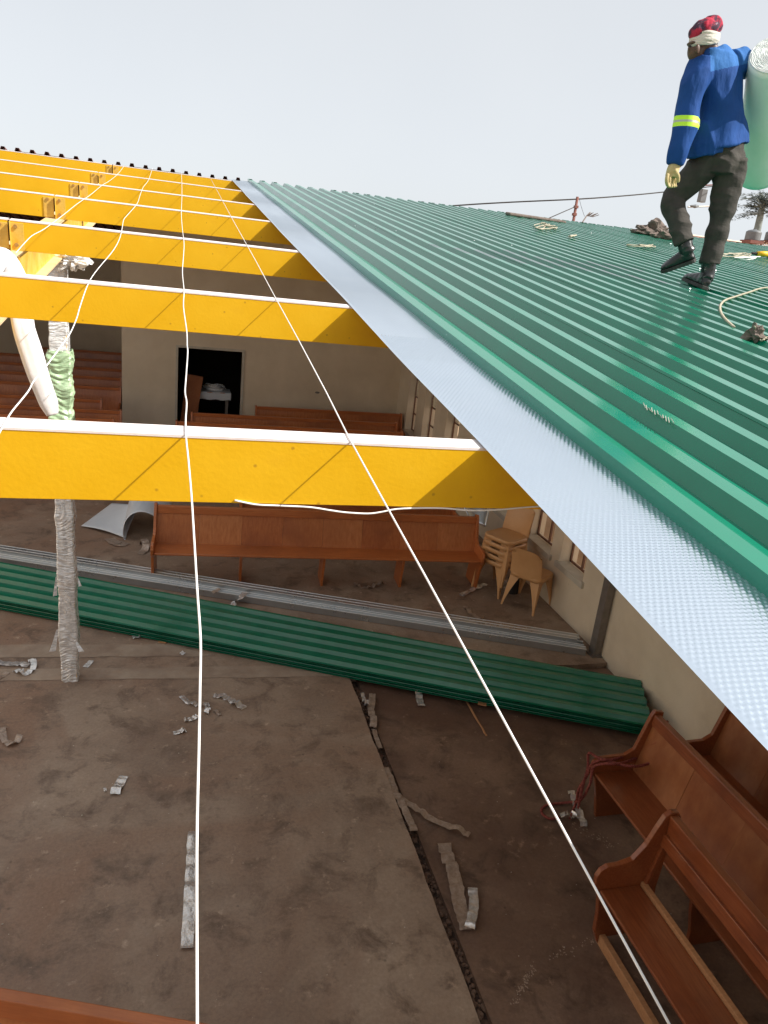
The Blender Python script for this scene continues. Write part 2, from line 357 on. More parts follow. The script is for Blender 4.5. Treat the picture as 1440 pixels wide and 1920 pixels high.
# ------------------------------------------------------------------ hall walls
XW, YB = 4.47, 15.25
WIN = [(6.94,7.52),(7.76,8.44),(8.90,9.54),(10.12,10.72),(11.45,12.10),(12.74,13.40),(13.86,14.50)]
ZS, ZT, TW = .60, 2.75, .24
def roofz(y): return rp(0, y/math.cos(ALPHA), -.16).z if y < 11.4 else rp(0, 11.4, -.16).z-(y-11.4)*math.tan(ALPHA)
wr = empty('hall_side_wall', (XW, 7, 0)); tag(wr, 'cream plastered right wall of the hall with tall barred windows', 'wall')
mb = MB(); T = Matrix.Translation((-XW, -7, 0))
def wbox(m_, y0, y1, z0, z1=None):
    za = roofz(y0) if z1 is None else z1; zb = roofz(y1) if z1 is None else z1
    x0, x1 = XW, XW+TW
    vs = [(x0,y0,z0),(x1,y0,z0),(x1,y1,z0),(x0,y1,z0),(x0,y0,za),(x1,y0,za),(x1,y1,zb),(x0,y1,zb)]
    m_.add([T @ Vector(v) for v in vs], [(0,3,2,1),(4,5,6,7),(0,1,5,4),(1,2,6,5),(2,3,7,6),(3,0,4,7)])
ys = [-1.6] + [v for w_ in WIN for v in w_] + [YB+.24]
for i in range(0, len(ys), 2):
    a, b = ys[i], ys[i+1]
    pts = [a] + ([11.4] if a < 11.4 < b else []) + [b]
    for k in range(len(pts)-1): wbox(mb, pts[k], pts[k+1], -.3)
for a, b in WIN:
    wbox(mb, a, b, -.3, ZS-.02)
    m2 = (a+b)/2
    if a < 11.4 < b: wbox(mb, a, 11.4, ZT); wbox(mb, 11.4, b, ZT)
    else: wbox(mb, a, b, ZT)
mb.build('wall_body', MT['wall'], wr)
for a, b in WIN:
    f = MB(); xx = TW*.62; w_ = .022
    def bar(y0, z0, y1, z1, t=.02, xo=0): f.box(xx-t/2+xo, y0-7, z0, xx+t/2+xo, y1-7, z1)
    bar(a, ZS, b, ZS+.025); bar(a, ZT-.025, b, ZT); bar(a, ZS, a+.025, ZT); bar(b-.025, ZS, b, ZT)
    fr = f.build('window', MT['frame'], wr)
    for yy in ((a+b)/2,):
        q = MB(); q.box(xx-.012, yy-.012-7, ZS+.03, xx+.012, yy+.012-7, ZT-.03); q.build('bar', MT['frame'], fr)
    for zz in (.95, 1.30, 1.65, 2.0, 2.35):
        q = MB(); q.box(xx-.011, a+.03-7, zz-.011, xx+.011, b-.03-7, zz+.011); q.build('bar', MT['frame'], fr)
    q = MB(); q.box(xx-.003, a+.03-7, 1.32, xx+.001, b-.03-7, 2.33); q.build('pane', MT['glass'], fr)
    q = MB(); q.box(-.035, a-.05-7, ZS-.075, TW*.55, b+.05-7, ZS-.001); q.build('sill', MT['sill'], fr, bevel=.006)
# orange face-brick pier and open casement seen outside the middle window
pz = empty('brick_pier', (6.15, 13.3, -.3)); tag(pz, 'orange face brick garden pier seen through a side window', 'pier')
mb = MB(); mb.box(-.4,-.4,0,.4,.4,1.75); mb.build('mortar_core', MT['mortar'], pz)
bm0 = None
for r_ in range(20):
    for side in range(2):
        for k in range(4):
            q = MB()
            off = .1*(r_ % 2)
            if side == 0: q.box(-.42+k*.21-off*.5+.05, -.412, r_*.086+.005, -.42+k*.21+.195-off*.5+.05, -.38, r_*.086+.08)
            else: q.box(-.412, -.42+k*.21-off*.5+.05, r_*.086+.005, -.38, -.42+k*.21+.195-off*.5+.05, r_*.086+.08)
            q.build('brick', MT['brick'], pz)

# back wall with doorway, recess to the left, room behind the door
DX0, DX1, DZ = -.13, 1.20, 1.88
bw = empty('hall_back_wall', (1.5, YB, 0)); tag(bw, 'plastered back wall with an open doorway into a dark room', 'wall')
mb = MB()
def bb(m_, x0, x1, z0, z1, y0=YB, y1=YB+.24): m_.box(x0-1.5, y0-YB, z0, x1-1.5, y1-YB, z1)
bb(mb, -1.13, DX0, -.3, roofz(YB)); bb(mb, DX1, XW, -.3, roofz(YB)); bb(mb, DX0, DX1, DZ, roofz(YB))
bb(mb, -1.13, -.89, -.3, roofz(YB)-.6, YB+.24, 22)
mb.build('wall_body', MT['wall2'], bw)
f = MB(); bb(f, DX0, DX0+.045, 0, DZ, YB-.02, YB+.14); bb(f, DX1-.045, DX1, 0, DZ, YB-.02, YB+.14); bb(f, DX0+.045, DX1-.045, DZ-.045, DZ, YB-.02, YB+.14)
f.build('door_frame', MT['sill'], bw)
for (px, py) in [(595, 736), (615, 741)]:
    p = aty(px, py, YB-.004); q = MB(); q.sphere((p.x-1.5, -.004, p.z), .05, .012, .022, n=8, m=5); q.build('plaster_chip', MT['darksteel'], bw)
mb = MB(); mb.box(-.6,YB+.245,-.01,2.6,YB+.26,0); 
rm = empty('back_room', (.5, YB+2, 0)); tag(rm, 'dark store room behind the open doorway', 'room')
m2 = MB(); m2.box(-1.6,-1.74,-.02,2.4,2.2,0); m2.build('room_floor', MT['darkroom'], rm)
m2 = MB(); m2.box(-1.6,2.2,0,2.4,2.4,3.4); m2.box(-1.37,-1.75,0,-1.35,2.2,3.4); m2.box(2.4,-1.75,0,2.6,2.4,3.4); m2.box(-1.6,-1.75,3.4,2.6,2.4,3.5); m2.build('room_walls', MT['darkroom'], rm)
tb = empty('side_table', (.62, YB+.75, 0)); tag(tb, 'small table under a pale cloth in the dark doorway', 'table')
m2 = MB(); m2.box(-.33,-.22,.86,.33,.22,.89)
m2.build('table_top', MT['woodv'], tb)
for sx in (-1, 1):
    for s2 in (-1, 1):
        q = MB(); q.box(sx*.3-.02, s2*.19-.02, 0, sx*.3+.02, s2*.19+.02, .86); q.build('leg', MT['darksteel'], tb)
m2 = MB(); n = 14
for j in range(n+1):
    for i in range(n+1):
        u, v = i/n*2-1, j/n*2-1
        z = .895 + .006*noise.noise(Vector((u*4, v*4, 1))); x = u*.37; y = v*.27
        if v < -.7: z = .895-(abs(v)-.7)*.5+.01*math.sin(u*9); y = -.235
        m2.v.append((x, y, z))
for j in range(n):
    for i in range(n): a = j*(n+1)+i; m2.f.append((a, a+1, a+n+2, a+n+1))
o = m2.build('table_cloth', MT['paperb'], None, smooth=True); o.location = tb.location; tag(o, 'pale cloth lying over the small table', 'cloth')
m2 = MB()
for k in range(5):
    pts = [(.03+.24*math.cos(t)*(1-.06*k), .03+.12*math.sin(t), .93+.05*abs(math.sin(t*1.5+k))+.01*k) for t in np.linspace(0, PI*1.7, 22)]
    m2.tube(pts, .006, n=5)
m2.sphere((.05, .02, .93), .2, .1, .05, n=12, m=6)
o = m2.build('film_bundle', MT['film'], None, smooth=True); o.location = tb.location; tag(o, 'crumpled clear film heaped on the cloth', 'plastic film')
q = MB(); q.box(-.16,-.03,0,.16,.03,1.25); o = q.build('leaning_board', MT['woody'], None); o.location = (.10, YB+.42, 0.0); o.rotation_euler = (0, math.radians(7), 0); tag(o, 'tall brown board leaning inside the doorway', 'board')

ww = empty('recess_wall', (-4, 22, 0)); tag(ww, 'dim plastered wall closing the recess behind the rows of pews', 'wall')
m2 = MB(); m2.box(-4.2,0,-.3,3.1,.24,3.3); m2.build('wall_body', MT['wall2'], ww)
lw = empty('far_side_wall', (-8, 10, 0)); tag(lw, 'plastered left wall of the hall beyond the picture edge', 'wall')
m2 = MB(); m2.box(-.24,-11.6,-.3,0,12.2,3.4); m2.build('wall_body', MT['wall'], lw)
fwall = empty('eave_wall', (0, -1.6, 0)); tag(fwall, 'plastered eave wall behind the viewer', 'wall')
m2 = MB(); m2.box(-8.2,-.24,-.3,XW+.24,0,2.95); m2.build('wall_body', MT['wall'], fwall)

# steel column against the right wall, conduit crack
sc_ = empty('wall_stanchion', (4.38, 6.34, 0)); tag(sc_, 'grey steel stanchion standing against the right wall', 'column')
m2 = MB(); m2.box(-.0,-.055,0,.075,-.049,4.0); m2.box(-.0,.049,0,.075,.055,4.0); m2.box(-.006,-.055,0,-.0,.055,4.0)
m2.build('column_web', MT['darksteel'], sc_); m2 = MB(); m2.box(-.04,-.09,0,.085,.09,.012); m2.build('base_plate', MT['darksteel'], sc_)

# ------------------------------------------------------------------ purlins, rafter, post
PS = [1.527, 3.089, 4.657, 6.26, 7.69, 9.37, 11.17]
PLW = ['nearest', 'second nearest', 'third from the front', 'fourth from the front', 'fifth from the front', 'sixth from the front', 'last, under the ridge']
XJ = -.925                                    # line of the rafter, purlins are spliced here
def roofmat(X, s, n=0):                       # frame lying on the roof plane, x along purlin, y up slope, z out
    p = rp(X, s, n); return Matrix(((1,0,0,p.x),(0,RS.y,RN.y,p.y),(0,RS.z,RN.z,p.z),(0,0,0,1)))
DEP = .156
for i, s in enumerate(PS):
    pu = empty('purlin', (0, 0, 0)); pu.matrix_world = roofmat(XJ, s)
    tag(pu, ['yellow painted steel purlin nearest the viewer, broad face in full sun', 'second yellow purlin from the viewer with a painted conduit at its left end',
             'third yellow purlin from the viewer, just behind the hanging white membrane', 'fourth yellow purlin from the viewer, spliced at a cleat with rust marks',
             'fifth yellow purlin from the viewer, between the fourth and sixth', 'sixth yellow purlin from the viewer, next but one to the ridge',
             'farthest yellow purlin, right under the dark sheet ends of the ridge'][i], 'purlin', 'yellow purlins across the open roof')
    c = math.cos(ALPHA); sn = math.sin(ALPHA)
    # web is plumb: in the roof frame plumb is (0,-sin,-cos)... keep web square to roof, slightly proud lips
    def cee(x0, x1):
        m3 = MB(); t = .004
        m3.box(x0, 0, -DEP, x1, t, -t)                       # web
        m3.box(x0, t, -DEP, x1, .055, -DEP+t)                # bottom flange
        m3.box(x0, .051, -DEP+t, x1, .055, -DEP+.018)
        return m3
    for (a, b) in ((-7.0, -.006), (.006, 12.6)):
        if a > 0: b = min(12.0, 3.0 + s*.9)
        dd = 0 if a < 0 else -.006
        o = cee(a, b).build('web', MT['yellow'], pu, bevel=.0015); o.location = (0, dd, 0)
        m3 = MB(); n = int((b-a)/.06)
        fr_ = [(a+(b-a)*k/n) for k in range(n+1)]
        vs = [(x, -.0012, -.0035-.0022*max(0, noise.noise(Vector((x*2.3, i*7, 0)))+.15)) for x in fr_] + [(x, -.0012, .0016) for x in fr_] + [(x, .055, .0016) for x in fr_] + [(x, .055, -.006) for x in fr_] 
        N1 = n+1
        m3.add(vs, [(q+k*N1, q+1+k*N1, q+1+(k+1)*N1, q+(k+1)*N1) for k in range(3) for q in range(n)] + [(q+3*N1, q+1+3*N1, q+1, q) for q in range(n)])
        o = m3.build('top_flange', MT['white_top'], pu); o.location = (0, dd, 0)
    m3 = MB(); m3.box(.008, -.012, -DEP-.002, .075, -.0075, -.012); m3.box(.006, -.03, -DEP-.01, .0105, -.012, -.004); m3.build('cleat', MT['yworn'], pu, bevel=.001)
    m3 = MB(); m3.box(-.075, -.006, -DEP+.004, -.006, -.0015, -.016); m3.build('cleat', MT['yworn'], pu, bevel=.001)
    for (bx, bz, by) in ((.035, -.03, -.0155), (.035, -.125, -.0155), (-.045, -.028, -.009)):
        m3 = MB(); m3.prism([(.011*math.cos(k*PI/3), .011*math.sin(k*PI/3)) for k in range(6)], by-.004, by+.006, lambda u, v, t: Vector((bx+u, t, bz+v)))
        m3.build('bolt', MT['rust'], pu)
    if i == 1:
        pts = [(-1.2,-.006,-.079),(-.30,-.006,-.079),(-.262,-.006,-.080),(-.245,-.006,-.088),(-.238,-.006,-.104),(-.236,-.006,-.148)]
        pts = [(x+.12, y, z) for x, y, z in pts]
        m3 = MB(); m3.tube(pts, .0038, n=6); m3.build('conduit', MT['yellow'], pu, smooth=True)
# rafter: a yellow I-beam up the slope under the purlins
ra = empty('rafter', (0, 0, 0)); ra.matrix_world = roofmat(XJ, 1, -DEP-.002)
tag(ra, 'yellow steel I-beam rafter running up the slope at left, under the purlins', 'rafter')
m3 = MB(); m3.box(-.004, -1.8, -.24, .004, 10.0, -.009); m3.build('web', MT['yworn'], ra)
m3 = MB(); m3.box(-.065, -1.8, -.008, .065, 10.0, 0); m3.build('flange', MT['tanflange'], ra)
m3 = MB(); m3.box(-.065, -1.8, -.25, .065, 10.0, -.24); m3.build('flange', MT['tanflange'], ra)
m3 = MB(); m3.box(-.001, 3.55, -.239, .061, 3.56, -.009); m3.build('stiffener', MT['yworn'], ra)

# wrapped post
PX, PY = -.915, 6.25
post = empty('wrapped_post', (PX, PY, 0)); tag(post, 'square steel post wrapped in crinkled clear and green film', 'post')
def wrap(z0, z1, r, name, m_, amp, seed, nz=None, grow=None):
    m3 = MB(); nz = nz or int((z1-z0)/.006); n = 44; rings = nz+1
    for j in range(rings):
        z = z0+(z1-z0)*j/nz
        for k in range(n):
            t = 2*PI*k/n; c_, s_ = math.cos(t), math.sin(t)
            q = 1/max(abs(c_), abs(s_)); q = q*.88+.12*1.18                       # rounded square
            a = noise.noise(Vector((c_*1.1+seed, s_*1.1, z*((52+22*noise.noise(Vector((z*1.7, seed, 0)))) if amp < .012 else 36)+math.sin(t*2+z*4)*1.6+1.4*math.sin(t+z*2.3))))
            a2 = noise.noise(Vector((c_*2+seed, s_*2, z*5)))
            rr = (r*q) + amp*a + amp*.7*a2 + (grow(z) if grow else 0)
            m3.v.append((rr*c_, rr*s_, z+amp*.6*a2))
    for j in range(rings-1):
        for k in range(n): m3.f.append((j*n+k, j*n+(k+1) % n, (j+1)*n+(k+1) % n, (j+1)*n+k))
    return m3.build(name, m_, post, smooth=False)
m3 = MB(); m3.box(-.06,-.06,0,.06,.06,3.55); m3.build('post_core', MT['yworn'], post)
wrap(.0, 3.56, .066, 'film_wrap', MT['film'], .0075, 1, grow=lambda z: .016*math.exp(-((z-.45)/.22)**2)+.012*math.exp(-((z-1.0)/.12)**2)+.012*math.exp(-((z-1.55)/.07)**2))
zg0, zg1 = atx(125, 860, PX).z, atx(118, 650, PX).z
wrap(zg0, zg1, .078, 'green_wrap', MT['filmg'], .013, 9, grow=lambda z: .014*math.sin((z-zg0)*13)**2)
for (px, py, qx, qy, r_) in [(108,1180,98,1222,.02),(143,1205,152,1222,.018),(105,1082,103,1118,.012),(146,1085,150,1100,.010)]:
    a_, b_ = aty(px, py, PY-.09), aty(qx, qy, PY-.12); m3 = MB()
    pts = [a_.lerp(b_, t)-Vector((PX, PY, 0)) for t in np.linspace(0, 1, 6)]
    for k, p in enumerate(pts): m3.v += [tuple(p+Vector((-r_*(.4+.2*k)+.004*random.random(), 0, 0))), tuple(p+Vector((r_*(.4+.2*k), .01*random.random(), .004*random.random())))]
    m3.f += [(2*k, 2*k+1, 2*k+3, 2*k+2) for k in range(5)]
    m3.build('film_tail', MT['film'], post)
def crumple(name, c, r, m_, seed, sub=3, sq=(1,1,1), amp=.5, fr=3):
    m3 = MB(); m3.sphere((0,0,0), 1, n=22, m=14)
    vs = []
    for v in m3.v:
        v = Vector(v); k = 1+amp*noise.noise(v*fr+Vector((seed, 0, 0)))+amp*.5*noise.noise(v*fr*2.3+Vector((0, seed, 0)))
        vs.append((v.x*k*r*sq[0], v.y*k*r*sq[1], v.z*k*r*sq[2]))
    m3.v = vs; o = m3.build(name, m_); o.location = c; return o
p = aty(138, 488, PY-.1)
o = crumple('film_tuft', p, .075, MT['film'], 4, sq=(1.3,.7,.85), amp=1.0, fr=2.6); o.parent = post; o.location = p-Vector((PX, PY, 0))

# white membrane bundle hanging over the rafter and down past the second purlin
pth = [(-28,535,3.95),(-12,500,4.05),(2,484,4.15),(20,500,4.1),(36,535,4.0),(40,575,3.9),(44,615,3.85),(58,660,3.82),(72,705,3.8),(86,745,3.8),(98,778,3.8)]
cs = [aty(*q) for q in pth]
def smoothpath(ps, n):
    ps = [Vector(p) for p in ps]; outp = []
    for i in range(len(ps)-1):
        a = ps[max(i-1, 0)]; b = ps[i]; c = ps[i+1]; d = ps[min(i+2, len(ps)-1)]
        for k in range(n):
            t = k/n
            outp.append(.5*((2*b)+(c-a)*t+(2*a-5*b+4*c-d)*t*t+(3*b-3*c+d-a)*t**3))
    outp.append(ps[-1]); return outp
sp = smoothpath(cs, 6)
m3 = MB(); n = 20
for j, p in enumerate(sp):
    u = j/(len(sp)-1); wd = .040+.008*math.sin(u*3+.5) + (.004 if u > .5 else 0)
    if u > .93: wd *= 1-(u-.93)*5
    d = (sp[min(j+1, len(sp)-1)]-sp[max(j-1, 0)]).normalized(); sx = d.cross(Vector((0, 1, 0))).normalized(); sy_ = d.cross(sx)
    for k in range(n):
        t = 2*PI*k/n
        r_ = 1+.20*noise.noise(Vector((math.cos(t)*2.2, math.sin(t)*2.2, u*3.5)))+.06*math.sin(t*5+u*4)
        m3.v.append(tuple(p+sx*wd*r_*math.cos(t)+sy_*wd*.6*r_*math.sin(t)))
for j in range(len(sp)-1):
    for k in range(n): m3.f.append((j*n+k, j*n+(k+1) % n, (j+1)*n+(k+1) % n, (j+1)*n+k))
m3.f.append(tuple((len(sp)-1)*n+k for k in range(n)))
o = m3.build('membrane_bundle', MT['sheetw'], smooth=True); recenter(o, sp[len(sp)//2]); tag(o, 'white membrane bundle hanging beside the wrapped post', 'membrane')

# ------------------------------------------------------------------ cords over the purlins
W = [
 ([(232,312),(222,325),(207,338),(192,347),(170,365),(145,382),(125,398),(107,412),(82,430),(60,442),(44,458),(30,474)], 'thin white cord slanting at the far left of the purlins, the leftmost of four'),
 ([(286,315),(282,328),(277,340),(268,352),(262,368),(257,382),(240,402),(232,412),(229,428),(224,448),(212,470),(187,500),(172,520),(162,540),(150,575),(144,596),(133,622),(120,642),(93,678),(78,698),(63,715),(54,732),(40,750),(22,772),(8,795),(-6,820)], 'slack white cord, second from the left, passing in front of the membrane bundle'),
 ([(340,322),(341,345),(341,370),(340,400),(342,430),(345,455),(344,480),(342,510),(345,545),(344,575),(350,620),(351,648),(352,660),(349,705),(347,735),(350,755),(348,790),(349,822),(353,860),(359,930),(364,1010),(370,1110),(376,1200),(375,1290),(373,1400),(369,1600),(370,1980)], 'white cord hanging nearly upright down the middle-left of the picture'),
 ([(395,335),(438,415),(480,490),(512,550),(560,638),(612,736),(655,822),(690,886),(800,1085),(1000,1452),(1150,1728),(1290,1985)], 'taut white cord running diagonally to the bottom right corner')]
for k, (ps, lab) in enumerate(W):
    pts = [rf(x, y, .0046-(max(0, y-(870 if k > 1 else 1e9))/1070)*.30) for x, y in ps]
    if k in (0, 1): pts = smoothpath(pts, 4)
    elif k == 2: pts = smoothpath(pts, 4)
    m3 = MB(); m3.tube(pts, .0018, n=8); o = m3.build('cord', MT['cord'], smooth=True); recenter(o, pts[len(pts)//2]); tag(o, lab, 'cord', 'white cords laid over the purlins')
pts = [aty(x, y, 1.60) for x, y in [(440,938),(480,946),(520,948),(580,951),(620,957),(650,961),(690,963),(715,960),(740,955),(775,953),(830,953),(880,957),(930,956),(990,951),(1040,948)]]
m3 = MB(); m3.tube(smoothpath(pts, 5), .0022, n=8); o = m3.build('loose_cable', MT['cord'], smooth=True); recenter(o, pts[7]); tag(o, 'white cable sagging just under the nearest yellow purlin', 'cable')

# ------------------------------------------------------------------ foil strip (embossed bubbles are real relief near, fade with distance)
def send(X): return 11.45+.115*(X-.95)
def shstart(X): return max(-.55, 1.23*X-6.0)  # diagonal cut made up out of view, so sun reaches outside the side windows
me = bpy.data.meshes.new('foil_strip')
def foilgrid(s0, s1, ds, x0, x1, dx, relief):
    ns = int(round((s1-s0)/ds)); nx = int(round((x1-x0)/dx))
    S, X = np.meshgrid(np.linspace(s0, s1, ns+1), np.linspace(x0, x1, nx+1), indexing='ij')
    pit = .0125
    h = np.zeros_like(S)
    if relief:
        row = np.round(S/(pit*.866)); xo = (row % 2)*.5*pit
        dxx = (X-xo)-np.round((X-xo)/pit)*pit; dss = S-row*pit*.866
        d2 = (dxx**2+dss**2)/(pit*.46)**2
        h = .0024*np.sqrt(np.clip(1-d2, 0, 1))*relief*np.clip((X-x0-.004)/.012, 0, 1)
    sag = np.zeros_like(S); kn = np.array([-.1]+PS)
    for a, b in zip(kn[:-1], kn[1:]):
        m_ = (S >= a) & (S < b); sag[m_] = -.003*np.sin(PI*(S[m_]-a)/(b-a))
    wob = .0006*np.sin(S*3.1+X*5)+.0004*np.sin(S*7.7)
    N = h+.0075+sag+wob
    Xe = X+.0015*np.sin(S*2.0)*(1-(X-x0)/(x1-x0))-.008*(S-1)
    P = np.zeros(S.shape+(3,)); P[..., 0] = Xe
    P[..., 1] = RS.y*S+RN.y*(N-HP); P[..., 2] = CZ+RS.z*S+RN.z*(N-HP)
    idx = np.arange((ns+1)*(nx+1)).reshape(ns+1, nx+1)
    F = np.stack([idx[:-1, :-1], idx[:-1, 1:], idx[1:, 1:], idx[1:, :-1]], -1).reshape(-1, 4)
    return P.reshape(-1, 3), F
parts = [foilgrid(-.4, 2.6, .0027, .687, 1.02, .0031, 1), foilgrid(2.6, 11.38, .0054, .687, 1.02, .0041, 1)]
V = []; Fc = []; b0 = 0
for P, F in parts: V.append(P); Fc.append(F+b0); b0 += len(P)
V = np.concatenate(V); Fc = np.concatenate(Fc)
me.vertices.add(len(V)); me.vertices.foreach_set('co', V.astype(np.float32).ravel())
me.loops.add(len(Fc)*4); me.loops.foreach_set('vertex_index', Fc.astype(np.int32).ravel())
me.polygons.add(len(Fc)); me.polygons.foreach_set('loop_start', np.arange(0, len(Fc)*4, 4, dtype=np.int32)); me.polygons.foreach_set('loop_total', np.full(len(Fc), 4, dtype=np.int32))
me.update(); me.validate(); me.shade_smooth(); me.materials.append(MT['foil'])
fo = bpy.data.objects.new('foil_strip', me); link(fo); tag(fo, 'silver bubble-foil insulation strip laid along the edge of the green roof', 'insulation foil')

# ------------------------------------------------------------------ green IBR roof
groof = empty('green_roof', rp(1, 6)); tag(groof, 'new green ribbed metal roof rising from the right to the ridge', 'roof')
RT, RW, PIT = .050, .022, .172
def prof(first):
    pts = []
    x = 0.0
    for k in range(4):
        if k == 0 and first: pts += [(x-.002, -.012), (x, .036)]
        elif k == 0: pts += [(x-.006, .030), (x, .0375)]
        else: pts += [(x-RW, 0), (x, .036)]
        pts += [(x+RT*.5-.004, .036), (x+RT*.5, .0345), (x+RT*.5+.004, .036)] if False else []
        pts += [(x+RT, .036), (x+RT+RW, 0)]
        mid = x+RT+RW+(PIT-RT-2*RW)*.5
        pts += [(mid-.012, 0), (mid-.006, .0025), (mid+.006, .0025), (mid+.012, 0)]
        x += PIT
    pts += [(x-RW, 0), (x, .0358), (x+.028, .0358)]     # overlaps under the next sheet's first rib
    return pts
gi = groof.location.copy()
for k in range(17):
    X0 = .968+k*.688
    if X0 > 11.8: break
    pf = prof(k == 0); m3 = MB(); base = .004
    svals = []
    ncol = 14
    rngk = random.Random(k); off = rngk.uniform(-.03, .03); rise = .0
    for (x, z) in pf:
        s0 = shstart(X0+x); s1 = send(X0+x)+off
        for j in range(ncol+1):
            s = s0+(s1-s0)*j/ncol
            n_ = z+base+.0012*math.sin(s*1.9+k)+.0008*math.sin(s*4.3+x*3)
            xx = X0+x+.001*math.sin(s*1.3+k*2)-.012*s
            m3.v.append(tuple(rp(xx, s, n_)-gi))
    for i in range(len(pf)-1):
        for j in range(ncol):
            a = i*(ncol+1)+j; m3.f.append((a, a+ncol+1, a+ncol+2, a+1))
    o = m3.build('roof_sheet', MT['green'], groof)
    so_ = o.modifiers.new('thick', 'SOLIDIFY'); so_.thickness = .0009; so_.offset = -1
# underside insulation and the rear slope
m3 = MB()
for (xa, xb) in ((1.03, 11.5),):
    nn = 24
    for i in range(nn+1):
        X = xa+(xb-xa)*i/nn
        m3.v += [tuple(rp(X, shstart(X)+.05, -.001)-gi), tuple(rp(X, send(X)-.15, -.001)-gi)]
    m3.f += [(2*i, 2*i+2, 2*i+3, 2*i+1) for i in range(nn)]
m3.build('underlay_foil', MT['foil'], groof)
rear = empty('rear_roof', rp(0, 12.2)); tag(rear, 'old dark red ribbed sheets of the rear slope, ends poking over the ridge', 'roof')
def rearp(X, t, n):                       # t metres down the far side
    a = rp(X, max(send(X), 11.37)-.12, 0); return a + Vector((0, math.cos(ALPHA)*t, -math.sin(ALPHA)*t)) + Vector((0, math.sin(ALPHA), math.cos(ALPHA)))*n - rear.location
for k in range(28):
    X0 = -7.6+k*.688
    if X0 > 11.2: break
    m3 = MB()
    pf = []
    for q in range(4): x = q*PIT; pf += [(x, 0), (x+.012, .04), (x+.052, .04), (x+.064, 0)]
    pf += [(4*PIT, 0)]
    lift = .0
    for (x, z) in pf: m3.v += [tuple(rearp(X0+x, -.02+.012*math.sin(k*3), z+lift)), tuple(rearp(X0+x, 11.0, z+lift-.03))]
    m3.f += [(2*i, 2*i+2, 2*i+3, 2*i+1) for i in range(len(pf)-1)]
    m3.build('roof_sheet', MT['redsheet'], rear)


# ------------------------------------------------------------------ pews
MT['woodv_b'] = mat('varnished_panel_red', (.39,.105,.028), (.52,.175,.055), rough=.4, scale=4, stretch=(13,13,.8), contrast=(.3,.7), bump=.05, bscale=18, bstretch=(18,18,1), coat=.25, col3=(.30,.085,.028), scale3=1.9, mix3=(.48,.78))
MT['woodv_c'] = mat('varnished_panel_light', (.46,.145,.042), (.62,.245,.088), rough=.4, scale=4, stretch=(9,9,1.1), contrast=(.28,.72), bump=.05, bscale=18, bstretch=(18,18,1), coat=.25, col3=(.38,.12,.038), scale3=1.2, mix3=(.48,.78))
MT['woodyp_b'] = mat('old_panel_red', (.24,.066,.022), (.37,.135,.048), rough=.34, scale=3, stretch=(3,5,1), contrast=(.3,.7), coat=.25, col3=(.17,.045,.018), scale3=2.2, mix3=(.42,.72))
MT['woodyp_c'] = mat('old_panel_light', (.29,.09,.03), (.46,.19,.075), rough=.34, scale=2.3, stretch=(3,6,1), contrast=(.3,.7), coat=.2, col3=(.2,.06,.024), scale3=1.5, mix3=(.42,.72))
def make_pew(loc, rz, L, label, style='plain', nmid=3, wood='wood', panel='woodv', group='wooden pews', H=.86):
    """local x along the pew from its left end, y from the seat front to the back"""
    p = empty('pew', loc, rz); tag(p, label, 'pew', group)
    W_, PN = MT[wood], MT[panel]; t = .032
    if style == 'plain':
        q = MB(); q.box(t, 0, .395, L-t, .36, .42); q.build('seat', W_, p, bevel=.008)
        nb = max(3, int(round(L/.5)))
        for b_ in range(nb):
            xa = t+(L-2*t)*b_/nb+.0012; xb = t+(L-2*t)*(b_+1)/nb-.0012; sh = .0015*(b_ % 2)
            qq = MB(); qq.prism([(.325+sh,.42),(.345,.42),(.425,H-.085),(.405+sh,H-.085)], xa, xb, lambda u, v, x: Vector((x, u, v)))
            qq.build('back_board', MT[panel+('', '_b', '_c')[(b_*2+int(L*7)) % 3]], p)
        q = MB(); q.prism([(.385,H-.088),(.43,H-.088),(.447,H),(.395,H)], t, L-t, lambda u, v, x: Vector((x, u, v))); q.build('top_rail', W_, p, bevel=.006)
        out_ = [(.10,0),(.48,0),(.44,.25),(.47,.62),(.475,H+.015),(.40,H+.03),(.375,H-.02),(.30,.60),(.23,.555),(.03,.545),(-.02,.52),(-.035,.47),(-.015,.40),(.02,.36),(.06,.2)]
        legp = [(.10,0),(.40,0),(.37,.2),(.33,.395),(.03,.395),(.05,.28),(.09,.12)]
        for x in (0, L-t):
            q = MB(); q.prism(out_, x, x+t, lambda u, v, w2: Vector((w2, u, v))); q.build('end_panel', W_, p, bevel=.004)
        for i in range(nmid):
            x = t+(L-2*t)*(i+1)/(nmid+1)
            q = MB(); q.prism(legp, x-.015, x+.015, lambda u, v, w2: Vector((w2, u, v))); q.build('leg', W_, p, bevel=.003)
    elif style == 'back':       # only the high back and ends matter, seen from the front over other rows
        q = MB(); q.box(t, 0, .395, L-t, .36, .42); q.build('seat', W_, p)
        q = MB(); q.prism([(.325,.42),(.345,.42),(.415,H-.06),(.395,H-.06)], t, L-t, lambda u, v, x: Vector((x, u, v))); q.build('backrest', PN, p)
        q = MB(); q.box(t, .37, H-.06, L-t, .425, H); q.build('top_rail', W_, p, bevel=.005)
        for x in (0, L-t):
            q = MB(); q.prism([(.02,0),(.46,0),(.46,H+.012),(.36,H+.012),(.28,.6),(0,.55)], x, x+t, lambda u, v, w2: Vector((w2, u, v))); q.build('end_panel', W_, p)
    return p
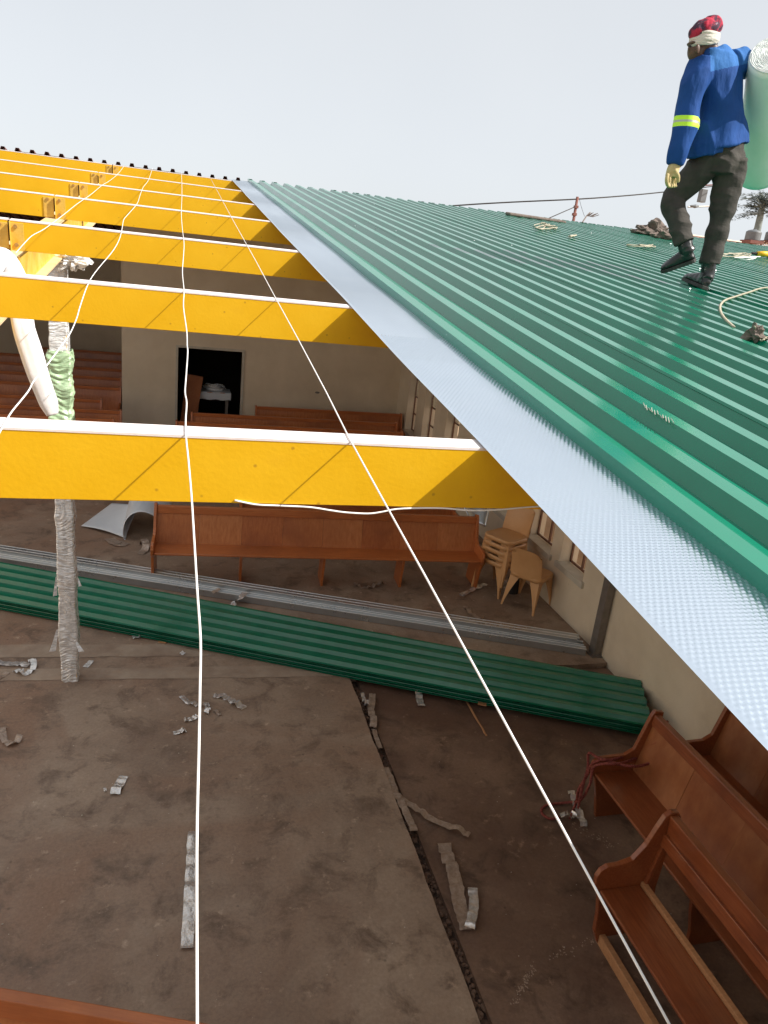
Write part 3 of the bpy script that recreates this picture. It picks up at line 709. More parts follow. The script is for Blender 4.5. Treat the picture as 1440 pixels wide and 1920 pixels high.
# the long pew under the nearest purlin
x0p, y0p = -.31, 8.16
make_pew((x0p, y0p, 0), math.radians(-3.2), 3.99, 'long varnished pew facing the viewer, right under the nearest yellow purlin', nmid=3)
make_pew((.75, 9.15, 0), math.radians(-2.4), 3.0, 'pew standing close behind the long pew, only its top rail showing', 'back', H=.9)
for (x0_, x1_, y_, lab) in [
    (-.10, 3.95, 12.95, 'second row pew back before the doorway, directly above the nearest purlin'),
    (.16, 4.05, 13.72, 'pew back just under the open doorway, one row behind'),
    (1.40, 4.42, 14.62, 'shortest pew, standing against the back wall right of the doorway'),
    (-5.2, -1.08, 12.85, 'lowest pew back in the left recess, ending beside the green wrapped post'),
    (-5.2, -1.01, 13.55, 'left pew back whose end meets the wall corner'),
    (-5.2, -1.42, 14.45, 'left pew with a visible end panel in front of the recess rows'),
    (-5.2, -1.18, 15.75, 'nearest pew row inside the recess'),
    (-5.2, -1.25, 16.85, 'second pew row inside the recess'),
    (-5.2, -1.3, 18.05, 'third pew row inside the recess'),
    (-4.4, -1.4, 19.3, 'fourth pew row inside the recess'),
    (-3.85, -1.4, 20.7, 'farthest pew row, against the recess wall')]:
    make_pew((x0_, y_-.4, 0), math.radians(random.uniform(-.5, .5)), x1_-x0_, lab, 'back', H=.885)
# pews at the lower right, rows running away from the viewer
FLZ = -.05
pA = make_pew((3.03, 4.06, FLZ), -PI/2, 4.6, 'varnished pew at lower right with maroon rope over its end', nmid=3, wood='woody', panel='woodyp', H=.90)
pB = make_pew((3.80, 4.16, FLZ), -PI/2, 4.6, 'pew standing behind the roped pew, tight against the right wall', nmid=3, wood='woody', panel='woodyp', H=.90)
# local x of these runs toward -Y, local y toward +X ; grain follows local x so use the x-grained wood
for p_ in (pA, pB):
    for c in p_.children:
        if not c.name.startswith('back_board'): c.data.materials.clear(); c.data.materials.append(MT['wood_dark'])
# open-backed pew in front of them
pc = empty('pew', (2.45, 3.02, FLZ), -PI/2); tag(pc, 'dark open-backed pew with a curved end, lowest at the right', 'pew', 'wooden pews')
Lc = 3.6
oge = [(0.10,0),(.14,0),(.15,.05),(.40,.05),(.42,0),(.46,0),(.42,.40),(.43,.70),(.455,.86),(.46,.93),(.435,.965),(.39,.97),(.35,.94),(.32,.87),(.27,.74),(.20,.64),(.12,.615),(.04,.61),(0,.585),(-.02,.54),(-.015,.47),(.02,.41),(.05,.25),(.06,.1)]
for x in (0, Lc-.035):
    q = MB(); q.prism(oge, x, x+.035, lambda u, v, w2: Vector((w2, u, v))); q.build('end_panel', MT['wood_dark'], pc, bevel=.005)
q = MB(); q.box(.035, .02, .42, Lc-.035, .295, .443); q.build('seat', MT['wood_dark'], pc, bevel=.006)
q = MB(); q.box(.035, .297, .415, Lc-.035, .33, .468); q.build('seat_rail', MT['woodpx'] if 'woodpx' in MT else MT['woodpale'], pc, bevel=.004)
q = MB(); q.prism([(.385,.80),(.41,.80),(.43,.95),(.375,.95)], .035, Lc-.035, lambda u, v, x: Vector((x, u, v))); q.build('top_rail', MT['wood_dark'], pc, bevel=.006)
q = MB(); q.prism([(.36,.74),(.383,.74),(.385,.82),(.365,.82)], .035, Lc-.035, lambda u, v, x: Vector((x, u, v))); q.build('book_rail', MT['wood_dark'], pc, bevel=.003)
q = MB(); q.box(.0, .10, .0, Lc, .14, .075); q.build('foot_rail', MT['woodpale'], pc, bevel=.004)
for x in (1.45, 2.6):
    q = MB(); q.prism([(.08,0),(.40,0),(.36,.415),(.04,.415)], x, x+.03, lambda u, v, w2: Vector((w2, u, v))); q.build('leg', MT['wood_dark'], pc, bevel=.003)
    q = MB(); q.prism([(.30,.45),(.33,.45),(.40,.80),(.37,.80)], x, x+.03, lambda u, v, w2: Vector((w2, u, v))); q.build('back_strut', MT['wood_dark'], pc, bevel=.003)
q = MB(); q.prism([(.31,.45),(.335,.45),(.405,.80),(.375,.80)], .035, .06, lambda u, v, w2: Vector((w2, u, v))); q.build('back_strut', MT['wood_dark'], pc, bevel=.003)
# pew at the very bottom left
a_ = fl(0, 1850, .86); b_ = fl(412, 1922, .86); dv = (b_-a_); ang = math.atan2(dv.y, dv.x); dn = dv.normalized()
st = b_ + dn*.6 - dn*4.0
q_ = Vector((-math.sin(ang), math.cos(ang), 0))*.447
make_pew((st.x-q_.x, st.y-q_.y, 0), ang, 4.0, 'pew top rail cutting across the bottom left corner', nmid=3)

# maroon ropes over the roped pew
def twist(pts, r, m_, lab, n=3, cat='rope', group=None, pitch=.045):
    pts = smoothpath(pts, 10); m3 = MB(); L_ = 0; ln = [0]
    for i in range(1, len(pts)): L_ += (pts[i]-pts[i-1]).length; ln.append(L_)
    cnt = max(int(L_/.006), 8); res_ = []
    for k in range(cnt+1):
        t = L_*k/cnt; i = min(int(np.searchsorted(ln, t)), len(pts)-1); i = max(i, 1)
        f_ = (t-ln[i-1])/max(ln[i]-ln[i-1], 1e-6); res_.append(pts[i-1].lerp(pts[i], f_))
    for s_ in range(n):
        pp = []
        for k, p in enumerate(res_):
            d = (res_[min(k+1, cnt)]-res_[max(k-1, 0)]).normalized(); x = d.orthogonal() if abs(d.z) > .99 else d.cross(Vector((0,0,1))).normalized(); y = d.cross(x)
            a = 2*PI*s_/n + L_*k/cnt/pitch*2*PI
            pp.append(p+x*r*.55*math.cos(a)+y*r*.55*math.sin(a))
        m3.tube(pp, r*.55, n=5)
    o = m3.build('rope', m_, smooth=True); recenter(o, res_[len(res_)//2]); return tag(o, lab, cat, group)
def R3(l): return [atx(x, y, X) if isinstance(X, float) else fl(x, y, X[0]) for x, y, X in l]
twist(R3([(1252,1352,3.50),(1235,1375,3.46),(1210,1398,3.42),(1188,1412,3.40),(1150,1424,3.12),(1125,1425,3.02),(1108,1435,3.0),(1100,1455,3.0),(1085,1480,2.98),(1080,1505,(0.0,)),(1068,1535,(-.02,))]), .0105, MT['rope'], 'maroon twisted rope, upper strand over the pew back', group='maroon ropes over the pew')
twist(R3([(1262,1372,3.52),(1240,1388,3.44),(1215,1402,3.41),(1195,1420,3.38),(1160,1432,3.12),(1130,1432,3.02),(1112,1440,3.0),(1106,1470,3.0),(1088,1500,(0.05,)),(1060,1505,(-.03,)),(1025,1510,(-.035,)),(1015,1522,(-.035,)),(1030,1535,(-.035,)),(1050,1533,(-.035,))]), .0105, MT['rope'], 'maroon twisted rope, middle strand with an end looped on the floor', group='maroon ropes over the pew')
twist(R3([(1262,1374,3.52),(1250,1398,3.44),(1238,1415,3.42),(1215,1432,3.38),(1185,1437,3.2),(1150,1430,3.1),(1120,1420,3.02),(1104,1412,3.0),(1102,1440,3.0),(1092,1475,2.98),(1084,1515,(0.0,))]), .0105, MT['rope'], 'maroon twisted rope, lowest strand drooping across the seat', group='maroon ropes over the pew')

# ------------------------------------------------------------------ tan plastic chairs
def chair_mesh():
    q = MB(); n = 12
    # seat: shallow dished sheet with rounded corners and apron
    def rr(u, w, d, r_):
        return None
    def ring(hw, hd, rad, z, cx=0, cy_=0, k=8):
        pts = []
        for (sx, sy_) in ((1,1),(-1,1),(-1,-1),(1,-1)):
            for i in range(k):
                a = math.atan2(sy_, sx)-PI/4+PI/2*i/(k-1)
                pts.append((cx+sx*(hw-rad)+rad*math.cos(a), cy_+sy_*(hd-rad)+rad*math.sin(a), z))
        return pts
    rings = [ring(.05,.05,.04,.425), ring(.14,.14,.08,.428), ring(.19,.185,.09,.438), ring(.205,.20,.09,.446), ring(.215,.21,.09,.436), ring(.218,.213,.09,.39), ring(.205,.20,.085,.39), ring(.2,.195,.085,.43)]
    k = len(rings[0]); b = 0; vs = [v for r_ in rings for v in r_]
    fs = [tuple(range(k))] + [(j*k+i, (j+1)*k+i, (j+1)*k+(i+1) % k, j*k+(i+1) % k) for j in range(len(rings)-1) for i in range(k)]
    q.add(vs, fs); seat = q
    back = MB()
    for (yo, s_) in ((0, 1), (.012, -1)):
        nu, nv = 14, 12; b = len(back.v)
        for j in range(nv+1):
            v = j/nv; z = .43+.36*v
            hw = .205-.008*v-.05*max(0, v-.80)**1.5*3; y = .19+.03*v+.055*v*v
            for i in range(nu+1):
                u = i/nu*2-1; zz = z - (.045*abs(u)**3 if v > .9 else 0)
                back.v.append((u*hw, y-.035*(1-u*u)*0+.035*(-u*u)+.02+yo, zz))
        for j in range(nv):
            for i in range(nu):
                a = b+j*(nu+1)+i; f_ = (a, a+1, a+nu+2, a+nu+1); back.f.append(f_ if s_ > 0 else f_[::-1])
    legs = []
    for sx in (-1, 1):
        for sy_ in (-1, 1):
            lg = MB(); n2 = 8
            for j in range(n2+1):
                t = j/n2; z = .42*(1-t); w1 = .115*(1-t)**1.5+.022
                cx, cy_ = sx*(.19+.035*t), sy_*(.185+(.035 if sy_ < 0 else .075)*t)
                # an L section that narrows to the foot
                lg.v += [(cx, cy_, z), (cx-sx*w1, cy_, z), (cx-sx*w1, cy_-sy_*.006, z), (cx-sx*.006, cy_-sy_*.006, z), (cx-sx*.006, cy_-sy_*w1, z), (cx, cy_-sy_*w1, z)]
            for j in range(n2):
                for i in range(6): a = j*6+i; b2 = j*6+(i+1) % 6; lg.f.append((a, b2, b2+6, a+6))
            lg.f.append(tuple(n2*6+i for i in range(6)))
            legs.append(lg)
    return seat, back, legs
seat_, back_, legs_ = chair_mesh()
ch = empty('plastic_chair', (0, 0, 0)); tag(ch, 'x', 'chair', 'tan plastic chairs beside the right wall')
seat_.build('seat', MT['plastic'], ch, smooth=True); back_.build('backrest', MT['plastic'], ch, smooth=True)
for lg in legs_: lg.build('leg', MT['plastic'], ch)
ch.location = (4.17, 7.58, 0); ch.rotation_euler = (0, 0, math.radians(128)); ch['label'] = 'single tan plastic chair seen from behind, right of the stack'
bpy.context.view_layer.update()
names = ['lowest chair of the tan plastic stack, its feet on the floor', 'second chair from the bottom of the tan plastic stack', 'middle chair of the tan plastic stack', 'second chair from the top of the tan plastic stack', 'topmost chair of the tan plastic stack, its glossy seat showing']
for i in range(5):
    c = copy_tree(ch); c.location = (3.93+.006*i, 8.02-.004*i, .078*i); c.rotation_euler = (0, 0, math.radians(-62+random.uniform(-1.5, 1.5))); c['label'] = names[i]
# dark can behind the chairs
q = MB(); q.prism([(.075*math.cos(k*PI/10), .075*math.sin(k*PI/10)) for k in range(20)], 0, .19, lambda u, v, t: Vector((u, v, t)))
o = q.build('paint_tin', MT['black'], smooth=False); o.location = (4.12, 7.92, 0); tag(o, 'dark tin standing under the plastic chairs', 'tin')
q = MB(); q.tube([(.075*math.cos(t), .02, .15+.07*math.sin(t)) for t in np.linspace(0, PI, 14)], .003, n=5); q.build('handle', MT['steel'], o)
# bubble foil piece leaning behind the pew
q = MB(); n = 8
pa, pb, pc_, pd = aty(868,949,9.0), aty(918,950,8.9), aty(909,986,8.75), aty(884,978,8.8)
for j in range(n+1):
    for i in range(n+1):
        u, v = i/n, j/n; p = pa.lerp(pb, u).lerp(pd.lerp(pc_, u), v); p.y += .03*math.sin(u*5)
        q.v.append(tuple(p))
for j in range(n):
    for i in range(n): a = j*(n+1)+i; q.f.append((a, a+1, a+n+2, a+n+1))
o = q.build('foil_offcut', MT['foil'], smooth=True); o.modifiers.new('t', 'SOLIDIFY').thickness = .004
recenter(o, pa); tag(o, 'silvery foil offcut standing behind the right end of the long pew', 'foil offcut')

# ------------------------------------------------------------------ pile of green sheets on the floor
A0 = Vector((-1.77, 7.62, 0)); A1 = Vector((4.05, 4.91, 0)); dg = (A1-A0).normalized(); pg = Vector((-dg.y, dg.x, 0))
start = A0-dg*1.6; LG = (A1-A0).length+1.6+.12
for k in range(6):
    q = MB(); z0 = .012+.019*k; nn = 30; sh = random.uniform(-.008, .008); e0 = random.uniform(-.03, .03)
    pf = []
    for i in range(4):
        x = i*PIT; pf += [(x, 0), (x+.02, .036), (x+.072, .036), (x+.092, 0)]
    pf = [(-.03, .0)]+pf+[(4*PIT, 0), (4*PIT+.02, .036), (4*PIT+.05, .036)]
    for (x, z) in pf:
        for j in range(nn+1):
            t = LG*j/nn+e0
            tw = .012*math.sin(t*1.1+k*.3)
            p = start+dg*t+pg*(x+.03+sh)
            q.v.append((p.x, p.y, z+z0+.006*math.sin(t*.8)))
    for i in range(len(pf)-1):
        for j in range(nn): a = i*(nn+1)+j; q.f.append((a, a+nn+1, a+nn+2, a+1))
    o = q.build('roofing_sheet', MT['greend']); o.modifiers.new('t', 'SOLIDIFY').thickness = .002
    recenter(o, start+dg*LG/2)
    tag(o, 'topmost green ribbed sheet of the pile lying across the floor' if k == 5 else 'green ribbed sheet nested under the top one in the floor pile', 'roofing sheet', 'green sheets piled on the floor')
for t in (.8, 3.4, 6.6):      # timber bearers under the pile
    q = MB(); p = start+dg*t; q.box(-.04, -.02, -.0, .04, .62, .010); o = q.build('bearer', MT['woodpale']); o.location = (p.x, p.y, .001); o.rotation_euler = (0, 0, math.atan2(dg.y, dg.x)); tag(o, 'thin timber bearer under the pile of green sheets', 'bearer', 'timber bearers')

# ------------------------------------------------------------------ galvanised channels
B0 = Vector((-2.02, 8.83, 0)); B1 = Vector((4.28, 6.30, 0)); db = (B1-B0).normalized(); pb_ = Vector((-db.y, db.x, 0)); LB = (B1-B0).length+1.2; st = B0-db*1.2
def channel(off, z0, ln, lab, w_=.075, h=.05, openup=False):
    t = .007; q = MB()
    if openup: secs = [(0,0),(w_,0),(w_,h),(w_-.018,h),(w_-.018,h-t),(w_-t,h-t),(w_-t,t),(t,t),(t,h-t),(.018,h-t),(.018,h),(0,h)]
    else: secs = [(0,0),(w_,0),(w_,t),(t,t),(t,h-t),(w_,h-t),(w_,h),(0,h)]
    q.prism(secs, 0, ln, lambda u, v, x: Vector((x, u, v)))
    o = q.build('steel_channel', MT['steel'], bevel=.002, segs=2)
    for (lu, lv) in (((0, h), (w_-.005, h)) if openup else ((0, h), (w_-.005, h))):
        q2 = MB(); q2.box(0, lu, lv, ln, lu+.006, lv+.004); q2.build('glint_bar', MT['lip_glint'], o); p = st+pb_*off; o.location = (p.x, p.y, z0); o.rotation_euler = (0, 0, math.atan2(db.y, db.x)); tag(o, lab, 'channel', 'galvanised channels on the floor')  # thin bars added along the top edges as a painted glint
channel(0, .003, LB, 'front galvanised channel on the floor, nearest the green sheets', .07, .075)
channel(.075, .003, LB-.02, 'middle galvanised channel on the floor with its lips upward', .085, .09, True)
channel(.165, .003, LB-.06, 'rear galvanised channel on the floor, nearest the long pew', .10, .115)
channel(.085, .095, LB-.10, 'galvanised channel resting on top of the other three', .07, .045)

# curled pale sheet left of the long pew
q = MB(); nu, nv = 40, 16
f0, f1 = fl(152, 988, 0), fl(238, 1012, 0); b0_, b1_ = fl(210, 946, .12), fl(262, 950, .3)
for i in range(nu+1):
    u = i/nu
    if u < .55:
        t = u/.55; fp = f0.lerp(f1, t); bp_ = b0_.lerp(b1_, t); fp.z += .012+.03*math.sin(t*PI); bp_.z += .02
    else:
        t = (u-.55)/.45; ang_ = -.5+PI*1.12*t
        rr_ = .30
        c_ = Vector((f1.x+rr_*.85, f1.y, .0)); 
        fp = c_ + Vector((-rr_*math.cos(ang_*.9), -.02, rr_*1.3*max(0, math.sin(ang_*.9+.25))+.01)); bp_ = fp + Vector((.03, 1.05-.25*t, .10*t+.12))
    for j in range(nv+1): 
        v = j/nv; p = fp.lerp(bp_, v); q.v.append((p.x, p.y, max(p.z, .006)))
for i in range(nu):
    for j in range(nv): a = i*(nv+1)+j; q.f.append((a, a+1, a+nv+2, a+nv+1))
o = q.build('curled_sheet', MT['paperb'], smooth=True); o.modifiers.new('t', 'SOLIDIFY').thickness = .004
recenter(o, f1); tag(o, 'pale grey flexible sheet curling up beside the left end of the long pew', 'sheet')

# ------------------------------------------------------------------ foil scraps
def strip(ps, w_, lab, m_='scrap', lift=.012, z=0.0, curl=.6, cat='foil scrap', seed=0, group='torn foil and tape scraps on the floor', onroof=False):
    pts = smoothpath([ (rf(x, y, .04) if onroof else fl(x, y, zz)) for x, y, zz in [(p[0], p[1], (p[2] if len(p) > 2 else z)) for p in ps]], 7)
    q = MB(); n = len(pts); R_ = random.Random(seed or hash(lab) % 9999)
    ph = sum(ord(c) for c in lab) % 97
    for i, p in enumerate(pts):
        d = (pts[min(i+1, n-1)]-pts[max(i-1, 0)]); d.z = 0; d.normalize(); x = Vector((-d.y, d.x, 0))
        zz = p.z+.006+lift*abs(noise.noise(Vector((i*.23, ph, 0)))*2.1)
        for k in range(4):
            v = k/3-.5
            q.v.append(tuple(Vector((p.x, p.y, zz))+x*w_*1.02*v*(1+.18*noise.noise(Vector((i*.6, ph, 3))))+Vector((0, 0, .35*lift*curl*noise.noise(Vector((i*.4, k*.6, ph)))+.003*(k == 1)))))
    q.f = [(i*4+k, i*4+k+1, i*4+k+5, i*4+k+4) for i in range(n-1) for k in range(3)]
    o = q.build('foil_scrap', MT[m_], smooth=True); recenter(o, pts[n//2])
    return tag(o, lab, cat, group)
S_ = strip
S_([(340,1306),(352,1318),(372,1324),(392,1322)], .05, 'curved foil scrap just left of the upright white cord', lift=.03)
S_([(400,1306),(420,1308),(440,1320),(458,1330)], .065, 'bright foil ribbon right of the upright white cord, below the green pile', lift=.03, seed=3)
S_([(345,1352),(358,1350),(370,1344)], .05, 'short folded foil scrap touching the upright cord', lift=.02)
S_([(384,1318),(390,1332),(386,1340)], .04, 'small crumpled scrap hidden partly by the upright cord', lift=.03)
S_([(402,1332),(413,1342)], .03, 'brown scrap under the bright foil ribbon', 'scrapd')
S_([(325,1376),(336,1374),(348,1371)], .045, 'little wrinkled foil tab alone on the slab', lift=.02)
S_([(232,1456),(224,1472),(215,1492)], .07, 'bright foil rectangle with a folded end, alone on the left slab', lift=.03)
S_([(196,1478),(198,1486)], .02, 'tiny foil chip left of the bright rectangle')
S_([(362,1560),(360,1610),(357,1660),(354,1720),(350,1782)], .07, 'long foil tape strip beside the upright cord, lower left', lift=.035, seed=5)
S_([(678,1300),(682,1312),(688,1326)], .035, 'bright foil tip at the head of the crack', lift=.05)
S_([(698,1302),(697,1320),(695,1335),(700,1352),(699,1366)], .06, 'dull foil ribbon lying into the crack head', 'scrapd', lift=.03, z=-.02)
S_([(700,1368),(708,1392),(714,1405)], .04, 'dull ribbon piece in the upper crack', 'scrapd', z=-.03)
S_([(722,1440),(732,1462),(742,1490),(752,1510),(766,1535),(776,1560)], .055, 'foil ribbon following the crack with a bright end', 'scrapd', lift=.03, z=-.02)
S_([(744,1492),(775,1515),(805,1535),(840,1550),(880,1568)], .055, 'dull ribbon running right from the crack', 'scrapd', lift=.03, z=-.03, seed=8)
S_([(830,1586),(838,1612),(850,1640),(858,1680),(866,1715),(876,1745)], .09, 'long torn foil strip right of the crack', 'scrapd', lift=.04, z=-.045)
S_([(884,1668),(888,1690),(886,1715),(880,1742)], .06, 'bright folded end of torn foil right of the crack', lift=.06, z=-.03)
S_([(774,1287,.0),(784,1300,-.02),(786,1312,-.04),(790,1326,-.045)], .065, 'foil tongue sticking out from under the green pile', lift=.02)
S_([(-10,1244),(18,1246),(38,1246),(54,1250)], .07, 'silver tape at the left edge of the picture behind the post', lift=.03)
S_([(28,1258),(42,1266),(56,1262),(64,1250),(58,1240)], .05, 'clear film loop left of the post foot', 'film', lift=.05)
S_([(-6,1275),(14,1262)], .05, 'brown card scrap at the left edge', 'scrapd')
S_([(6,1366),(6,1385),(20,1398),(40,1386)], .05, 'curl of clear film at the left edge of the slab', 'scrapd', lift=.06)
S_([(160,1252),(172,1240)], .05, 'small clear square right of the post foot', 'film')
S_([(865,1118),(880,1110),(898,1102),(910,1096)], .07, 'twisted silver tape left of the chair stack', lift=.04)
S_([(932,1098),(945,1102),(958,1110)], .09, 'bright crumpled foil under the chairs', lift=.08)
S_([(872,1138),(878,1148),(892,1158),(905,1163)], .06, 'brown film scrap before the chair stack', 'scrapd', lift=.04)
S_([(666,1094),(672,1102),(690,1104),(705,1100),(722,1094)], .05, 'dark film curl on the floor before the long pew', 'scrapd', lift=.05)
S_([(868,1048),(874,1056)], .05, 'silver scrap beneath the right end of the long pew', lift=.06)
S_([(520,1010,.43),(530,1016,.43),(560,1018,.43),(585,1022,.43),(612,1022,.43),(645,1022,.43)], .045, 'clear tape strip lying along the seat of the long pew', 'scrapd', lift=.02, group='scraps on the pew seats')
S_([(795,1022,.43),(815,1014,.45),(835,1022,.43)], .07, 'brown leaf-like scrap on the right of the long pew seat', 'scrapd', lift=.06, group='scraps on the pew seats')
S_([(1068,1484),(1074,1500),(1082,1520),(1094,1552)], .055, 'bright foil tail hanging from the rope heap', lift=.06, z=-.03)
S_([(1052,1528),(1062,1536),(1076,1530)], .05, 'crumpled foil beside the rope heap', lift=.06, z=-.03)
S_([(1176,1432,.40),(1192,1438,.40)], .03, 'white chip on the roped pew seat', 'sheetw', group='scraps on the pew seats')
S_([(1208,1448,.40),(1220,1456,.40)], .04, 'crumpled foil chip on the roped pew seat', group='scraps on the pew seats')
S_([(1262,1356,.46),(1318,1392,.40)][1:]+[(1330,1396,.40)], .03, 'silver chip on the wall-side pew seat', group='scraps on the pew seats')
S_([(428,1146,.0),(440,1132,.0),(450,1122,.08),(460,1112,.10)], .07, 'wide silver tape across the channels', lift=.008)
S_([(398,1112,.07),(412,1106,.09)], .06, 'torn label on the front channel', 'scrapd')
S_([(216,1088),(230,1084)], .08, 'round pale film scrap beside the front channel', 'sheetw')
S_([(205,1010),(222,1022),(235,1018)], .14, 'brown torn card under the curled pale sheet', 'scrapd')
S_([(262,1040),(275,1030),(268,1020),(280,1030)], .09, 'brown curled scrap before the end of the long pew', 'scrapd', lift=.07)
S_([(248,1196),(262,1194)], .07, 'small silver label beneath the edge of the green pile')
S_([(338,1226),(346,1228)], .05, 'whitish chip on the slab near the upright cord', 'sheetw', lift=.03)
S_([(870,1310,-.045),(905,1370,-.045),(912,1382,-.045)], .02, 'thin wooden lath on the floor below the green pile', 'woodpale', cat='lath')

# ------------------------------------------------------------------ the worker carrying a roll
YW = 4.83
def J(x, y, d=0.0): return aty(x, y, YW+d)
def ellring(p, a, b, d, side=None):
    d = Vector(d).normalized(); s_ = Vector(side) if side is not None else Vector((1, 0, 0))
    s_ = (s_-d*s_.dot(d)).normalized(); return (Vector(p), a, b, s_, d.cross(s_))
def limb(m_, ps, rs, n=16):
    P_ = smoothpath(ps, 5); N_ = len(P_); secs = []
    for i, p in enumerate(P_):
        t = i/(N_-1)*(len(rs)-1); k = min(int(t), len(rs)-2); r_ = rs[k]+(rs[k+1]-rs[k])*(t-k)
        d = P_[min(i+1, N_-1)]-P_[max(i-1, 0)]; secs.append(ellring(p, r_, r_, d))
    m_.loft(secs, n)
def finish(m_, name, material, parent, voxel=.010, smooth_it=6, wr=None, seed=0, org=None):
    o = m_.build(name, material, parent)
    r = o.modifiers.new('remesh', 'REMESH'); r.mode = 'VOXEL'; r.voxel_size = voxel; r.use_smooth_shade = True
    s_ = o.modifiers.new('smooth', 'SMOOTH'); s_.iterations = smooth_it; s_.factor = .5
    dg_ = bpy.context.evaluated_depsgraph_get(); me2 = bpy.data.meshes.new_from_object(o.evaluated_get(dg_)); o.modifiers.clear(); o.data = me2
    me2.name = name
    if wr:
        amp, fx = wr; nv = len(me2.vertices); co = np.zeros(nv*3, np.float32); me2.vertices.foreach_get('co', co); co = co.reshape(-1, 3)
        no = np.zeros(nv*3, np.float32); me2.vertices.foreach_get('normal', no); no = no.reshape(-1, 3)
        for i in range(nv):
            v = Vector(co[i]); a = noise.noise(Vector((v.x*fx[0]+seed, v.y*fx[1], v.z*fx[2]))); b = noise.noise(Vector((v.x*fx[0]*2.2, v.y*fx[1]*2.2+seed, v.z*fx[2]*2.0)))
            co[i] += no[i]*(amp*(1-abs(a)*3.2)+amp*.5*b)
        me2.vertices.foreach_set('co', co.ravel()); me2.update()
    me2.shade_smooth()
    if not me2.materials: me2.materials.append(material)
    return o
MT['skin'] = mat('dark_brown_skin', (.085,.040,.026), (.11,.054,.034), rough=.5, scale=20)
MT['jacket'] = mat('blue_work_jacket', (.009,.050,.20), (.014,.068,.26), rough=.8, scale=5, bump=1.0, bscale=13, bstretch=(1.6,1.6,.7), spec=.2)
MT['yoke'] = mat('pale_blue_yoke', (.03,.125,.36), (.05,.165,.42), rough=.85, scale=7, bump=1.0, bscale=15, bstretch=(1.4,1.4,.8), spec=.2)
MT['trouser'] = mat('dark_grey_trousers', (.045,.04,.036), (.065,.058,.05), rough=.85, scale=12, bump=1.0, bscale=14, bstretch=(.8,.8,1.5), spec=.25)
MT['boot'] = mat('black_leather_boot', (.014,.014,.014), (.026,.026,.026), rough=.32, scale=14, bump=.15, bscale=40)
MT['sole'] = mat('rubber_sole', (.03,.028,.026), (.05,.045,.04), rough=.7, scale=14)
MT['glove'] = mat('tan_work_glove', (.45,.34,.15), (.55,.43,.22), rough=.8, scale=30, bump=.2)
MT['hivis'] = mat('lime_band', (.50,.85,.03), (.55,.9,.05), rough=.6, scale=10)
MT['reflect'] = mat('grey_reflective_tape', (.42,.44,.36), rough=.4, metal=.3)
MT['hatw'] = mat('white_head_cloth', (.50,.46,.40), (.70,.67,.61), rough=.9, scale=9, stretch=(1,1,9), bump=.3, bscale=20, bstretch=(1,1,10))
MT['hatr'] = mat('patterned_head_cloth', (.055,.022,.045), (.42,.018,.05), rough=.9, scale=16, contrast=(.46,.56), bump=.4, bscale=40, col3=(.46,.30,.36), scale3=26, mix3=(.60,.66))
foot = rp(3.64, 4.92, .04)
wk = empty('person', (0, 0, 0)); tag(wk, 'person in blue jacket and dark trousers walking up the roof, carrying a green roll', 'person')
# body: legs, trunk, neck, head as one mesh (what shows is the head and neck)
body = MB(); n_ = 20
sideT = Vector((.92, .28, -.12)).normalized()
trunk = [ellring(J(1352,300), .135, .10, (0,0,1), sideT), ellring(J(1355,260), .13, .10, (0,0,1), sideT), ellring(J(1352,190,.0), .15, .10, (0,0,1), sideT), ellring(J(1350,135), .155, .09, (0,.1,1), sideT), ellring(J(1344,112), .08, .065, (-.3,.1,1), sideT), ellring(J(1336,100), .055, .055, (-.4,.1,1), sideT), ellring(J(1326,88), .052, .055, (-.4,.1,1), sideT)]
body.loft(trunk, n_)
hcn = J(1316, 80, .01); HM = Matrix.Rotation(math.radians(-14), 3, 'Y')
body.sphere(hcn+Vector((.012, 0, .012)), .088, .074, .105, n=22, m=16, M=HM)                 # cranium
body.sphere(J(1306, 96, .005), .058, .056, .066, n=16, m=12, M=HM)                          # jaw and face
body.sphere(J(1303, 107, .005), .036, .036, .028, n=12, m=8)                                # chin
body.loft([ellring(J(1300,88,0), .022, .014, (-1,0,-.1)), ellring(J(1293,90,0), .014, .012, (-1,0,-.3)), ellring(J(1290,93,0), .009, .009, (-1,0,-.5))], 8)   # nose
body.sphere(J(1297, 82, .0), .026, .045, .012, n=10, m=6)                                     # brow
for dy in (-.012, .012): body.sphere(J(1295.5, 100, 0)+Vector((0, dy*.5, -.001+dy*.3)), .010, .016, .005, n=8, m=5)    # lips
body.sphere(J(1308, 92, -.062), .017, .010, .030, n=12, m=8, M=Matrix.Rotation(math.radians(-12), 3, 'Y'))                    # ear
body.sphere(J(1312, 94, .072), .017, .010, .030, n=12, m=8)
limb(body, [J(1335,290), J(1268,368,.12), J(1281,440,.02)], [.06, .045, .032])
limb(body, [J(1368,290), J(1352,395), J(1330,492)], [.06, .045, .032])
limb(body, [J(1306,138,-.04), J(1292,230,-.07), J(1268,312,-.08)], [.05,.042,.032])
limb(body, [J(1380,118,.03), J(1400,122,.10)], [.045,.04])
finish(body, 'body', MT['skin'], wk, voxel=.0055, smooth_it=3)
q = MB(); q.sphere(J(1294.5, 86, -.038), .009, n=8, m=6); q.build('eye', MT['black'], wk, smooth=True)
